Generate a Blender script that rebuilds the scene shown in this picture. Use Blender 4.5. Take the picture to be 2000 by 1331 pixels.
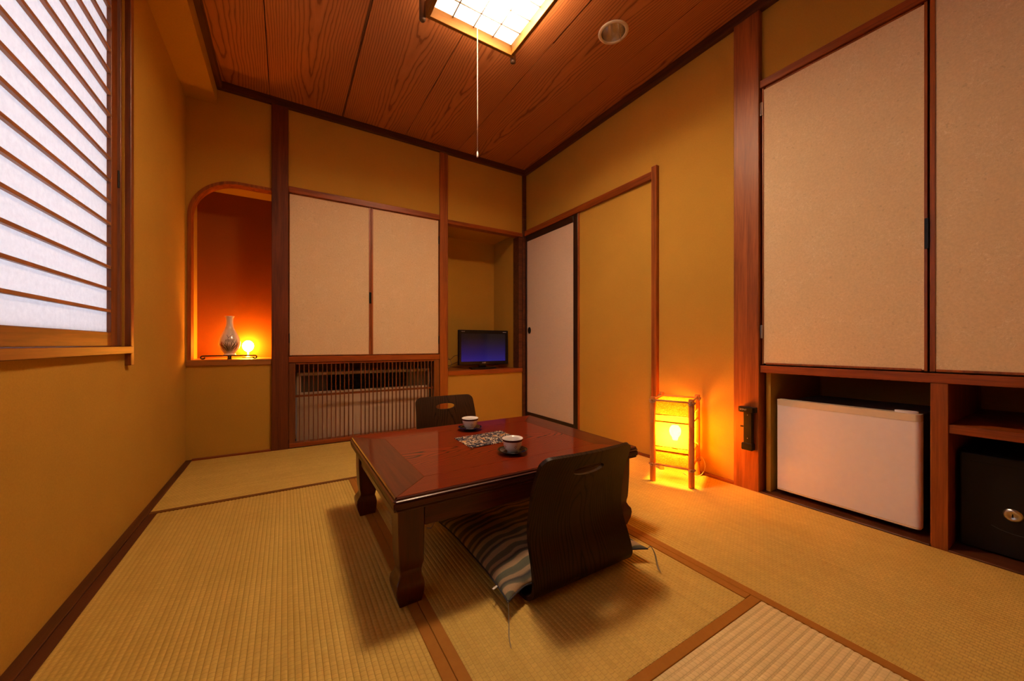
import bpy, bmesh, math, random
from mathutils import Vector, Matrix
random.seed(7)
for o in list(bpy.data.objects):
    bpy.data.objects.remove(o)
S = bpy.context.scene
C = S.collection
PI = math.pi

# ------------------------------------------------------------------ camera, world, exposure
cam = bpy.data.cameras.new('camera')
cam.sensor_width = 36.0
cam.lens = 721.0 * 36.0 / 2000.0
cam.shift_y = 0.0035
cam.clip_start = 0.01
co = bpy.data.objects.new('camera', cam)
C.objects.link(co)
co.location = (0, 0, 0.72)
co.rotation_euler = (PI / 2, 0, -math.radians(31.5))
S.camera = co

W = bpy.data.worlds.new('daylight')
S.world = W
W.use_nodes = True
W.node_tree.nodes['Background'].inputs[0].default_value = (0.84, 0.87, 1.0, 1)
W.node_tree.nodes['Background'].inputs[1].default_value = 2.7
LAMP = 66.0            # ceiling lamp radiance
LAMP_COL = (1.0, 0.66, 0.40)
LANTERN = 700.0        # floor lantern bulb radiance
NICHE = 260.0          # niche lamp bulb radiance
AMBER = (1.0, 0.37, 0.028)
S.view_settings.view_transform = 'Standard'
S.view_settings.look = 'None'
S.view_settings.gamma = 1.0
S.view_settings.use_curve_mapping = False
S.view_settings.exposure = 0.0


# ------------------------------------------------------------------ node helpers
def srgb(r, g, b):
    def f(v):
        v /= 255.0
        return v / 12.92 if v <= 0.04045 else ((v + 0.055) / 1.055) ** 2.4
    return (f(r), f(g), f(b), 1.0)


def lin(c):
    return tuple(c) if len(c) == 4 else (c[0], c[1], c[2], 1.0)


class G:
    """small node graph helper"""
    def __init__(s, name):
        s.m = bpy.data.materials.new(name)
        s.m.use_nodes = True
        s.t = s.m.node_tree
        s.t.nodes.clear()
        s.out = s.t.nodes.new('ShaderNodeOutputMaterial')

    def n(s, typ, ins=None, **kw):
        nd = s.t.nodes.new('ShaderNode' + typ)
        for k, v in kw.items():
            setattr(nd, k, v)
        for k, v in (ins or {}).items():
            if isinstance(v, bpy.types.NodeSocket):
                s.t.links.new(v, nd.inputs[k])
            else:
                nd.inputs[k].default_value = v
        return nd

    def math(s, op, a, b=0.0, c=None):
        ins = {0: a, 1: b}
        if c is not None:
            ins[2] = c
        return s.n('Math', ins, operation=op).outputs[0]

    def ramp(s, fac, stops, interp='LINEAR'):
        r = s.n('ValToRGB', {0: fac})
        r.color_ramp.interpolation = interp
        el = r.color_ramp.elements
        while len(el) < len(stops):
            el.new(0.5)
        for e, (p, c) in zip(el, stops):
            e.position = p
            e.color = lin(c)
        return r.outputs[0]

    def mix(s, fac, a, b, mode='MIX'):
        nd = s.n('Mix', data_type='RGBA', blend_type=mode)
        for k, v in ((0, fac), (6, a), (7, b)):
            if isinstance(v, bpy.types.NodeSocket):
                s.t.links.new(v, nd.inputs[k])
            else:
                nd.inputs[k].default_value = v if k == 0 else lin(v)
        return nd.outputs[2]

    def obj(s, scale=(1, 1, 1), rnd=0.0):
        tc = s.n('TexCoord')
        v = tc.outputs['Object']
        if rnd:
            oi = s.n('ObjectInfo')
            r = s.math('MULTIPLY', oi.outputs['Random'], rnd)
            cx = s.n('CombineXYZ', {0: r, 1: r, 2: r})
            v = s.n('VectorMath', {0: v, 1: cx.outputs[0]}, operation='ADD').outputs[0]
        return s.n('Mapping', {'Vector': v, 'Scale': scale}).outputs[0]

    def noise(s, vec, scale, detail=4, rough=0.55, dist=0.0):
        return s.n('TexNoise', {'Vector': vec, 'Scale': scale, 'Detail': detail, 'Roughness': rough, 'Distortion': dist}).outputs[0]

    def bsdf(s, color, rough=0.5, bump=None, bs=0.2, bd=0.002, **kw):
        p = s.n('BsdfPrincipled')
        for k, v in (('Base Color', color), ('Roughness', rough)):
            if isinstance(v, bpy.types.NodeSocket):
                s.t.links.new(v, p.inputs[k])
            else:
                p.inputs[k].default_value = lin(v) if k == 'Base Color' else v
        for k, v in kw.items():
            p.inputs[k.replace('_', ' ')].default_value = v
        if bump is not None:
            b = s.n('Bump', {'Height': bump, 'Strength': bs, 'Distance': bd})
            s.t.links.new(b.outputs[0], p.inputs['Normal'])
        s.t.links.new(p.outputs[0], s.out.inputs[0])
        return p

    def end(s, shader):
        s.t.links.new(shader, s.out.inputs[0])
        return s.m


def plain(name, col, rough=0.5, metallic=0.0, coat=0.0, spec=0.5):
    g = G(name)
    v = g.obj()
    n = g.noise(v, 40, 3)
    c = g.mix(g.math('MULTIPLY', n, 0.25), col, tuple(x * 0.72 for x in col[:3]))
    g.bsdf(c, rough, Metallic=metallic, Coat_Weight=coat, Coat_Roughness=0.08, Specular_IOR_Level=spec)
    return g.m


def wood(name, dark, light, axis='Z', rough=0.42, coat=0.0, s=1.0, rnd=9.0, spec=0.4, along=0.05):
    g = G(name)
    sc = {'X': (along, 1, 1), 'Y': (1, along, 1), 'Z': (1, 1, along)}[axis]
    v = g.obj(sc, rnd)
    a = g.noise(v, 26 * s, 5, 0.6, 0.8)
    b = g.noise(v, 170 * s, 3, 0.6)
    f = g.math('ADD', g.math('MULTIPLY', a, 0.7), g.math('MULTIPLY', b, 0.3))
    c = g.ramp(f, [(0.36, dark), (0.62, light)])
    g.bsdf(c, rough, bump=b, bs=0.12, bd=0.001, Coat_Weight=coat, Coat_Roughness=0.12, Specular_IOR_Level=spec)
    return g.m


def cathedral(name, dark, light, axis='Y', rough=0.4, coat=0.0, k1=330.0, k2=5.0, rnd=7.0, amp=3.0, cr=0.1, freq=3.2, spec=0.4):
    """plain-sawn boards: nested arches along the board axis, straight fine lines at its sides"""
    g = G(name)
    tc = g.n('TexCoord')
    sp = g.n('SeparateXYZ', {0: tc.outputs['Object']})
    u, v = {'Y': (sp.outputs[0], sp.outputs[1]), 'X': (sp.outputs[1], sp.outputs[0]), 'Z': (sp.outputs[0], sp.outputs[2])}[axis]
    oi = g.n('ObjectInfo').outputs['Random']
    vv = g.math('ADD', v, g.math('MULTIPLY', oi, rnd))
    uo = g.math('ADD', u, g.math('MULTIPLY', g.math('SUBTRACT', oi, 0.5), 0.1))
    pos = g.n('CombineXYZ', {0: g.math('MULTIPLY', uo, 5.0), 1: g.math('MULTIPLY', vv, 1.1), 2: oi}).outputs[0]
    big = g.noise(pos, 1.6, 3, 0.5)
    pos2 = g.n('CombineXYZ', {0: g.math('MULTIPLY', u, 60.0), 1: g.math('MULTIPLY', vv, 5.0), 2: oi}).outputs[0]
    jit = g.noise(pos2, 1.0, 3, 0.6)
    h = g.math('MULTIPLY', g.math('POWER', g.math('ABSOLUTE', uo), 1.5), k1 * 0.33)
    h = g.math('ADD', h, g.math('MULTIPLY', vv, k2))
    h = g.math('ADD', h, g.math('MULTIPLY', big, amp * 2.2))
    h = g.math('ADD', h, g.math('MULTIPLY', jit, 0.35))
    fr = g.math('FRACT', g.math('MULTIPLY', h, freq * 0.31))
    line = g.ramp(fr, [(0.0, (1, 1, 1)), (0.12, (0.25, 0.25, 0.25)), (0.55, (0, 0, 0)), (0.86, (0.18, 0.18, 0.18)), (1.0, (1, 1, 1))])
    fine = g.noise(g.n('CombineXYZ', {0: g.math('MULTIPLY', u, 420.0), 1: g.math('MULTIPLY', vv, 9.0), 2: oi}).outputs[0], 1.0, 2)
    f = g.math('ADD', g.math('MULTIPLY', line, 0.72), g.math('MULTIPLY', fine, 0.34))
    c = g.ramp(f, [(0.14, light), (0.70, dark)])
    g.bsdf(c, rough, bump=fine, bs=0.06, bd=0.0006, Coat_Weight=coat, Coat_Roughness=cr, Specular_IOR_Level=spec)
    return g.m


def plaster(name, col, var=0.12):
    g = G(name)
    v = g.obj()
    a = g.noise(v, 3.0, 4)
    b = g.noise(v, 260.0, 3, 0.7)
    w = g.noise(g.obj((1, 1, 0.12)), 420.0, 2)
    f = g.math('ADD', g.math('MULTIPLY', a, 0.35), g.math('MULTIPLY', b, 0.65))
    c = g.ramp(f, [(0.3, tuple(x * (1 - var) for x in col[:3])), (0.7, tuple(min(1, x * (1 + var)) for x in col[:3]))])
    g.bsdf(c, 0.92, bump=g.math('ADD', b, w), bs=0.22, bd=0.0012, Specular_IOR_Level=0.15)
    return g.m


def washi(name, col, fib, rough=0.75, wavy=False):
    """paper covering with long curly fibres, or with a fine embossed wave"""
    g = G(name)
    v = g.obj()
    if wavy:
        n = g.noise(g.obj((1, 1, 5.0)), 28, 3, 0.5, 1.2)
        f = g.math('ABSOLUTE', g.math('SUBTRACT', n, 0.5))
        k = g.ramp(f, [(0.0, (1, 1, 1)), (0.05, (0, 0, 0))])
        c = g.mix(g.math('MULTIPLY', k, 0.35), col, fib)
        g.bsdf(c, rough, bump=k, bs=0.2, bd=0.0008, Specular_IOR_Level=0.25)
        return g.m
    acc = None
    for sc, ds, th in ((21, 2.2, 0.007), (34, 1.6, 0.008), (15, 3.5, 0.005)):
        n = g.noise(v, sc, 2, 0.5, ds)
        k = g.ramp(g.math('ABSOLUTE', g.math('SUBTRACT', n, 0.5)), [(0.0, (1, 1, 1)), (th, (0, 0, 0))])
        acc = k if acc is None else g.math('MAXIMUM', acc, k)
    mask = g.ramp(g.noise(v, 9, 3), [(0.42, (0.1, 0.1, 0.1)), (0.6, (1, 1, 1))])
    fm = g.math('MULTIPLY', acc, mask)
    base = g.ramp(g.noise(v, 130, 3, 0.7), [(0.3, tuple(x * 0.86 for x in col[:3])), (0.7, col)])
    fl = g.ramp(g.noise(v, 75, 1), [(0.715, (0, 0, 0)), (0.735, (1, 1, 1))])
    c = g.mix(g.math('MULTIPLY', fm, 0.85), base, fib)
    c = g.mix(g.math('MULTIPLY', fl, 0.24), c, tuple(x * 0.45 for x in col[:3]))
    g.bsdf(c, rough, bump=fm, bs=0.15, bd=0.0006, Specular_IOR_Level=0.3)
    return g.m


def tatami(name, col, dark, pitch):
    """woven rush: rows along local Y, rush strands across them"""
    g = G(name)
    v = g.obj()
    br = g.n('TexBrick', {'Vector': g.n('Mapping', {'Vector': v, 'Rotation': (0, 0, PI / 2)}).outputs[0], 'Color1': (1, 1, 1, 1), 'Color2': (0.72, 0.72, 0.72, 1),
                          'Mortar': (0, 0, 0, 1), 'Scale': 1.0, 'Mortar Size': 0.0011, 'Mortar Smooth': 0.9, 'Bias': 0.0,
                          'Brick Width': 0.0125, 'Row Height': pitch}, offset=0.5)
    br.squash = 1.0
    strand = g.noise(g.obj((14, 520, 1)), 1.0, 2, 0.6)
    strip = g.noise(g.obj((60, 1.2, 1), 5.0), 1.0, 2)
    patch = g.noise(g.obj((1, 1, 1), 3.0), 5.0, 4)
    f = g.math('ADD', g.math('MULTIPLY', strand, 0.42), g.math('MULTIPLY', strip, 0.28))
    f = g.math('ADD', f, g.math('MULTIPLY', patch, 0.3))
    c = g.ramp(f, [(0.3, dark), (0.66, col)])
    bk = g.n('RGBToBW', {0: br.outputs[0]}).outputs[0]
    c = g.mix(g.math('MULTIPLY', g.math('SUBTRACT', 1.0, bk), 0.5), c, tuple(x * 0.55 for x in dark[:3]))
    hgt = g.math('ADD', g.math('MULTIPLY', bk, 0.8), g.math('MULTIPLY', strand, 0.4))
    g.bsdf(c, 0.62, bump=hgt, bs=0.35, bd=0.0012, Specular_IOR_Level=0.3)
    return g.m


def cloth_weave(name, col, col2, scale=900.0, rough=0.8):
    g = G(name)
    w = g.n('TexWave', {'Vector': g.obj(), 'Scale': scale / 6.28, 'Distortion': 1.0}, bands_direction='DIAGONAL').outputs[1]
    n = g.noise(g.obj(), 60, 3)
    c = g.mix(g.math('MULTIPLY', g.math('ADD', w, n), 0.5), col, col2)
    g.bsdf(c, rough, bump=w, bs=0.2, bd=0.0005, Specular_IOR_Level=0.2)
    return g.m


def emit(name, col, strength):
    g = G(name)
    e = g.n('Emission', {'Color': lin(col), 'Strength': strength})
    return g.end(e.outputs[0])


M = {}
M['wall'] = plaster('wall_plaster', (0.485, 0.280, 0.044))
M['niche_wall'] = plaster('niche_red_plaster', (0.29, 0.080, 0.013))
M['wall_dark'] = plaster('closet_lining', (0.22, 0.15, 0.06))
M['column'] = wood('column_wood', (0.16, 0.038, 0.006), (0.37, 0.102, 0.016), 'Z')
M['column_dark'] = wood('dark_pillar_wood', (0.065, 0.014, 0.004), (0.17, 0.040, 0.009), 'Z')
M['column_h'] = wood('rail_wood', (0.15, 0.030, 0.004), (0.34, 0.080, 0.010), 'X')
M['column_y'] = wood('rail_wood_deep', (0.15, 0.030, 0.004), (0.34, 0.080, 0.010), 'Y')
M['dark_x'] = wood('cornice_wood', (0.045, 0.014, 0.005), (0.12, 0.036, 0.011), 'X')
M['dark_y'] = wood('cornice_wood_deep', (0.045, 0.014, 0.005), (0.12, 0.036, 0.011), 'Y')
M['lacquer'] = wood('black_lacquer_frame', (0.012, 0.005, 0.003), (0.030, 0.010, 0.005), 'Z', 0.35)
M['lattice'] = wood('lattice_wood', (0.085, 0.022, 0.006), (0.20, 0.060, 0.016), 'Z')
M['window_z'] = wood('window_wood', (0.11, 0.028, 0.006), (0.27, 0.078, 0.018), 'Z')
M['window_y'] = wood('window_wood_across', (0.11, 0.028, 0.006), (0.27, 0.078, 0.018), 'Y', s=0.7)
M['slat'] = wood('slat_wood', (0.24, 0.095, 0.035), (0.42, 0.17, 0.065), 'Y')
M['ceiling'] = cathedral('ceiling_cedar', (0.22, 0.065, 0.018), (0.49, 0.178, 0.056), 'Y', 0.42, k1=520, k2=2.6, freq=2.4, amp=2.4)
M['tabletop_x'] = cathedral('table_lacquered_wood', (0.018, 0.002, 0.001), (0.215, 0.0205, 0.0018), 'X', 0.5, coat=0.55, spec=0.08, k1=420, k2=7.0, freq=5.2, amp=3.4, cr=0.045)
M['tabletop_y'] = wood('table_frame_wood', (0.060, 0.009, 0.0025), (0.105, 0.016, 0.0035), 'Y', 0.5, coat=0.55, spec=0.08)
M['table_leg'] = wood('table_leg_wood', (0.036, 0.006, 0.002), (0.085, 0.014, 0.004), 'Z', 0.36, coat=0.15)
M['table_rail_x'] = wood('table_apron_wood', (0.035, 0.006, 0.002), (0.085, 0.014, 0.004), 'X', 0.42, coat=0.08)
M['table_rail_y'] = wood('table_apron_wood_deep', (0.045, 0.007, 0.002), (0.10, 0.017, 0.005), 'Y', 0.34, coat=0.3)
M['zaisu'] = cathedral('bent_plywood', (0.004, 0.002, 0.001), (0.036, 0.015, 0.005), 'Z', 0.42, coat=0.0, spec=0.2, k1=500, k2=9.0, freq=4.0, amp=4.0, cr=0.2)
M['zaisu_edge'] = plain('plywood_edge', (0.022, 0.010, 0.005), 0.4)
M['shoji'] = None
M['washi'] = washi('washi_paper', (0.78, 0.61, 0.365), (0.90, 0.79, 0.58))
M['fusuma'] = washi('fusuma_paper', (0.69, 0.55, 0.42), (0.52, 0.42, 0.33), wavy=True)
M['black_plastic'] = plain('black_plastic', (0.005, 0.0045, 0.0045), 0.35, spec=0.25)
M['black_metal'] = plain('black_iron', (0.012, 0.009, 0.008), 0.45, 0.3)
M['safe'] = plain('safe_enamel', (0.010, 0.008, 0.008), 0.42, spec=0.25)
M['steel'] = plain('brushed_steel', (0.62, 0.60, 0.56), 0.28, 1.0)
M['chrome'] = plain('mirror_reflector', (0.85, 0.83, 0.80), 0.25, 1.0)
M['white_enamel'] = plain('white_enamel', (0.84, 0.82, 0.86), 0.35)
M['cream_plastic'] = plain('cream_plastic', (0.70, 0.62, 0.47), 0.4)
M['ac_cream'] = plain('aged_cream_steel', (0.62, 0.49, 0.34), 0.5)
M['ac_brown'] = plain('brown_plastic', (0.055, 0.036, 0.024), 0.5)
M['grey_plastic'] = plain('grey_plastic', (0.10, 0.10, 0.10), 0.4)
M['porcelain'] = plain('white_porcelain', (0.80, 0.78, 0.74), 0.12, coat=0.6)
M['rim_brown'] = plain('brown_glaze_line', (0.05, 0.018, 0.012), 0.2)
M['ink'] = plain('painted_ink', (0.03, 0.016, 0.010), 0.3)
M['ink_green'] = plain('painted_green_grey', (0.20, 0.17, 0.10), 0.3)
M['ink_red'] = plain('painted_red', (0.32, 0.06, 0.03), 0.3)
M['lacquer_black'] = plain('black_lacquer', (0.008, 0.006, 0.005), 0.15, coat=0.7)
M['bamboo'] = wood('bamboo', (0.58, 0.18, 0.035), (0.80, 0.31, 0.07), 'Z', 0.4, s=2.0)  # lantern light bleeding through the posts is put into this raised orange
M['bamboo_thin'] = plain('thin_bamboo_strip', (0.55, 0.27, 0.08), 0.5)
M['twine'] = plain('pale_twine', (0.62, 0.45, 0.28), 0.8)
M['cord_white'] = plain('white_cord', (0.72, 0.64, 0.50), 0.6)
M['border'] = cloth_weave('mat_border_cloth', (0.40, 0.175, 0.024), (0.28, 0.110, 0.014))
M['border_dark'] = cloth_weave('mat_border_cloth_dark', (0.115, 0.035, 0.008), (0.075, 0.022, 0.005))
M['tatami'] = tatami('tatami_rush', (0.67, 0.485, 0.118), (0.47, 0.32, 0.058), 0.0135)
M['tatami_pale'] = tatami('tatami_rush_pale', (0.78, 0.64, 0.32), (0.66, 0.52, 0.23), 0.0165)
M['void'] = plain('dark_gap', (0.02, 0.012, 0.008), 0.9)
M['text_grey'] = plain('printed_silver', (0.55, 0.55, 0.55), 0.4)
M['lamp_wood'] = wood('lamp_frame_wood', (0.16, 0.065, 0.008), (0.24, 0.10, 0.012), 'X', 0.6, spec=0.2)
M['lamp_post'] = plain('lamp_post_wood', (0.10, 0.055, 0.030), 0.5)
M['thread'] = plain('grey_green_thread', (0.22, 0.20, 0.13), 0.9)
M['bulb'] = emit('lantern_bulb_glow', AMBER, LANTERN)
M['niche_bulb'] = emit('niche_bulb_glow', AMBER, NICHE)
g = G('lit_lamp_panel')          # unmodelled tube's falloff put into the emission: hottest right of centre, dim at frame
dd = g.n('VectorMath', {0: g.n('NewGeometry').outputs['Position'], 1: (0.845, 1.420, 2.30)}, operation='DISTANCE').outputs['Value']
gs = g.math('EXPONENT', g.math('MULTIPLY', g.math('POWER', g.math('DIVIDE', dd, 0.125), 2.0), -1.0))
M['diffuser'] = g.end(g.n('Emission', {'Color': lin(LAMP_COL), 'Strength': g.math('MULTIPLY', g.math('ADD', g.math('MULTIPLY', gs, 3.3), 0.10), LAMP)}).outputs[0])

# shoji paper: lit from outside by the sky
g = G('shoji_paper')
n = g.noise(g.obj(), 60, 4, 0.7)
pc = g.ramp(n, [(0.3, (0.80, 0.80, 0.82)), (0.7, (0.90, 0.90, 0.91))])
tr = g.n('BsdfTranslucent', {'Color': pc})
df = g.n('BsdfDiffuse', {'Color': pc})
M['shoji'] = g.end(g.n('MixShader', {0: 0.42, 1: tr.outputs[0], 2: df.outputs[0]}).outputs[0])


# lantern paper: amber, partly see-through, fibrous bands denser
def lantern_paper(name, dens, col):
    g = G(name)
    v = g.obj()
    a = g.noise(v, 120, 3, 0.7, 2.0)
    b = g.noise(v, 55, 3, 0.6, 3.0)
    f = g.math('ABSOLUTE', g.math('SUBTRACT', a, 0.5))
    f2 = g.math('ABSOLUTE', g.math('SUBTRACT', b, 0.5))
    k = g.math('MAXIMUM', g.ramp(f, [(0.0, (1, 1, 1)), (dens, (0, 0, 0))]), g.ramp(f2, [(0.0, (1, 1, 1)), (dens * 0.6, (0, 0, 0))]))
    tl = g.n('BsdfTranslucent', {'Color': lin(col)})
    tp = g.n('BsdfTransparent', {'Color': lin((0.95, 0.78, 0.42))})
    fb = g.n('BsdfTranslucent', {'Color': lin((0.30, 0.13, 0.02))})
    m1 = g.n('MixShader', {0: 0.48, 1: tl.outputs[0], 2: tp.outputs[0]})
    m2 = g.n('MixShader', {0: k, 1: m1.outputs[0], 2: fb.outputs[0]})
    return g.end(m2.outputs[0])


M['lantern_mid'] = lantern_paper('lantern_paper_plain', 0.012, (0.90, 0.72, 0.30))
M['lantern_band'] = lantern_paper('lantern_paper_fibrous', 0.085, (0.85, 0.66, 0.25))

# television picture: blue at the foot, dark above
g = G('television_picture')
sp = g.n('SeparateXYZ', {0: g.n('TexCoord').outputs['Object']})
f = g.n('MapRange', {0: sp.outputs[2], 1: 0.06, 2: 0.29}).outputs[0]
c = g.ramp(f, [(0.0, (0.007, 0.008, 0.16)), (0.35, (0.005, 0.004, 0.075)), (0.75, (0.004, 0.003, 0.018)), (1.0, (0.002, 0.002, 0.004))])
em = g.n('Emission', {'Color': c, 'Strength': 1.0})
gl = g.n('BsdfGlossy', {'Color': (0.05, 0.05, 0.05, 1), 'Roughness': 0.15})
M['screen'] = g.end(g.n('AddShader', {0: em.outputs[0], 1: gl.outputs[0]}).outputs[0])

# cushion cloth: wavy stripes across
g = G('striped_cushion_cloth')
sp = g.n('SeparateXYZ', {0: g.obj()})
jag = g.noise(g.obj((10, 70, 1)), 1.0, 3, 0.6)
wav = g.noise(g.obj((5, 2.5, 1)), 1.0, 2)
y = g.math('ADD', sp.outputs[1], g.math('MULTIPLY', wav, 0.075))
y = g.math('ADD', y, g.math('MULTIPLY', jag, 0.012))
s1 = g.math('FRACT', g.math('MULTIPLY', y, 14.0))
c = g.ramp(s1, [(0.0, (0.11, 0.125, 0.085)), (0.22, (0.13, 0.145, 0.10)), (0.26, (0.44, 0.32, 0.18)), (0.52, (0.48, 0.35, 0.20)), (0.56, (0.16, 0.165, 0.11)),
                (0.70, (0.055, 0.060, 0.062)), (0.78, (0.34, 0.25, 0.15)), (0.90, (0.38, 0.28, 0.16)), (0.94, (0.12, 0.13, 0.09))])
fz = g.noise(g.obj(), 500, 2)
c = g.mix(g.math('MULTIPLY', fz, 0.5), c, (0.05, 0.05, 0.05))
g.bsdf(c, 0.9, bump=fz, bs=0.3, bd=0.001, Specular_IOR_Level=0.15)
M['cushion'] = g.m

# placemat print: dark ground with pale and peach scrolls
g = G('printed_cotton')
v = g.obj()
a = g.noise(v, 33, 1, 0.4, 1.8)
b = g.noise(g.n('Mapping', {'Vector': v, 'Location': (3, 5, 1)}).outputs[0], 34, 1, 0.4, 1.2)
k1 = g.ramp(g.math('ABSOLUTE', g.math('SUBTRACT', a, 0.52)), [(0.050, (1, 1, 1)), (0.060, (0, 0, 0))])
k2 = g.ramp(b, [(0.615, (0, 0, 0)), (0.635, (1, 1, 1))])
brk = g.ramp(g.noise(v, 60, 1), [(0.46, (0, 0, 0)), (0.50, (1, 1, 1))])
c = g.mix(g.math('MULTIPLY', k1, brk), (0.022, 0.022, 0.040), (0.66, 0.55, 0.40))
c = g.mix(k2, c, (0.52, 0.27, 0.10))
g.bsdf(c, 0.8, Specular_IOR_Level=0.2)
M['print'] = g.m


# ------------------------------------------------------------------ mesh helpers
def box(bm, x0, x1, y0, y1, z0, z1, bev=0.0, seg=1):
    r = bmesh.ops.create_cube(bm, size=1.0)
    vs = r['verts']
    for v in vs:
        v.co = Vector(((x0 + x1) / 2 + v.co.x * (x1 - x0), (y0 + y1) / 2 + v.co.y * (y1 - y0), (z0 + z1) / 2 + v.co.z * (z1 - z0)))
    if bev:
        es = list({e for v in vs for e in v.link_edges})
        bmesh.ops.bevel(bm, geom=es, offset=bev, segments=seg, affect='EDGES', profile=0.5)


def prism(bm, pts, axis, a, b):
    """extrude a 2-D outline along axis (0,1,2) from a to b"""
    def mk(p, t):
        q = [p[0], p[1]]
        q.insert(axis, t)
        return bm.verts.new(q)
    A = [mk(p, a) for p in pts]
    B = [mk(p, b) for p in pts]
    n = len(pts)
    bm.faces.new(A)
    bm.faces.new(B[::-1])
    for i in range(n):
        bm.faces.new((A[i], B[i], B[(i + 1) % n], A[(i + 1) % n]))


def tube(bm, pts, r, n=8, cap=True):
    """round bar along a polyline; r may be a list"""
    pts = [Vector(p) for p in pts]
    rr = r if isinstance(r, (list, tuple)) else [r] * len(pts)
    rings = []
    ref = None
    for i, p in enumerate(pts):
        t = (pts[min(i + 1, len(pts) - 1)] - pts[max(i - 1, 0)]).normalized()
        if ref is None:
            ref = t.orthogonal().normalized()
        ref = (ref - t * ref.dot(t))
        ref = ref.normalized() if ref.length > 1e-6 else t.orthogonal().normalized()
        bi = t.cross(ref)
        rings.append([bm.verts.new(p + (ref * math.cos(2 * PI * k / n) + bi * math.sin(2 * PI * k / n)) * rr[i]) for k in range(n)])
    for a, b in zip(rings, rings[1:]):
        for k in range(n):
            bm.faces.new((a[k], a[(k + 1) % n], b[(k + 1) % n], b[k]))
    if cap:
        bm.faces.new(rings[0][::-1])
        bm.faces.new(rings[-1])


def lathe(bm, prof, n=32, c=(0, 0)):
    """revolve (r,z) outline round the z axis"""
    rings = []
    for r, z in prof:
        if r < 1e-5:
            rings.append([bm.verts.new((c[0], c[1], z))])
        else:
            rings.append([bm.verts.new((c[0] + r * math.cos(2 * PI * k / n), c[1] + r * math.sin(2 * PI * k / n), z)) for k in range(n)])
    for a, b in zip(rings, rings[1:]):
        for k in range(n):
            q = [a[k % len(a)], a[(k + 1) % len(a)], b[(k + 1) % len(b)], b[k % len(b)]]
            u = []
            for v in q:
                if v not in u:
                    u.append(v)
            if len(u) > 2:
                bm.faces.new(u)


def smooth_path(pts, n=6):
    """Catmull-Rom through the points"""
    P = [Vector(p) for p in pts]
    out = []
    for i in range(len(P) - 1):
        p0, p1, p2, p3 = P[max(i - 1, 0)], P[i], P[i + 1], P[min(i + 2, len(P) - 1)]
        for k in range(n):
            t = k / n
            out.append(0.5 * ((2 * p1) + (p2 - p0) * t + (2 * p0 - 5 * p1 + 4 * p2 - p3) * t * t + (3 * p1 - p0 - 3 * p2 + p3) * t ** 3))
    out.append(P[-1])
    return out


def link(name, bm, mat, parent=None, loc=(0, 0, 0), rz=0.0, smooth=False, label=None, cat=None, group=None, kind=None, fix=True):
    if fix:
        bmesh.ops.recalc_face_normals(bm, faces=bm.faces)
    me = bpy.data.meshes.new(name)
    bm.to_mesh(me)
    bm.free()
    for m in (mat if isinstance(mat, (list, tuple)) else [mat]):
        me.materials.append(m)
    if smooth:
        for p in me.polygons:
            p.use_smooth = True
    o = bpy.data.objects.new(name, me)
    C.objects.link(o)
    o.location = loc
    o.rotation_euler = (0, 0, rz)
    if parent:
        o.parent = parent
    tag(o, label, cat, group, kind)
    return o


def tag(o, label=None, cat=None, group=None, kind=None):
    for k, v in (('label', label), ('category', cat), ('group', group), ('kind', kind)):
        if v:
            o[k] = v
    return o


def thing(name, label, cat, loc=(0, 0, 0), rz=0.0, group=None, kind=None):
    o = bpy.data.objects.new(name, None)
    o.empty_display_size = 0.05
    C.objects.link(o)
    o.location = loc
    o.rotation_euler = (0, 0, rz)
    return tag(o, label, cat, group, kind)


def B(name, x0, x1, y0, y1, z0, z1, mat, parent=None, bev=0.0015, **kw):
    """one box-shaped member; its origin sits at its own centre (in the parent's frame)"""
    bm = bmesh.new()
    c = ((x0 + x1) / 2, (y0 + y1) / 2, (z0 + z1) / 2)
    box(bm, x0 - c[0], x1 - c[0], y0 - c[1], y1 - c[1], z0 - c[2], z1 - c[2], bev)
    return link(name, bm, mat, parent, c, **kw)


def copy_tree(o, parent=None):
    c = o.copy()
    C.objects.link(c)
    c.parent = parent
    for ch in list(o.children):
        copy_tree(ch, c)
    return c


def smooth_by_angle(o, deg=40):
    me = o.data
    bm = bmesh.new()
    bm.from_mesh(me)
    for f in bm.faces:
        f.smooth = True
    for e in bm.edges:
        if len(e.link_faces) == 2 and e.calc_face_angle(0) > math.radians(deg):
            e.smooth = False
    bm.to_mesh(me)
    bm.free()
    return o


# ------------------------------------------------------------------ main dimensions (metres)
XL, XR = -0.525, 1.98          # left and right wall faces
YB, YF = 2.985, -0.66          # back and front wall faces
ZC = 2.39                      # ceiling boards
ZT = 2.342                     # underside of cornice strip
ZTOP = 2.56

# ------------------------------------------------------------------ floor and tatami
floor = B('floor', XL - 0.15, XR + 0.75, YF - 0.15, YB + 0.65, -0.12, -0.034, M['void'], bev=0, kind='structure',
          label='floor of the room laid with straw mats', cat='floor')


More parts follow.
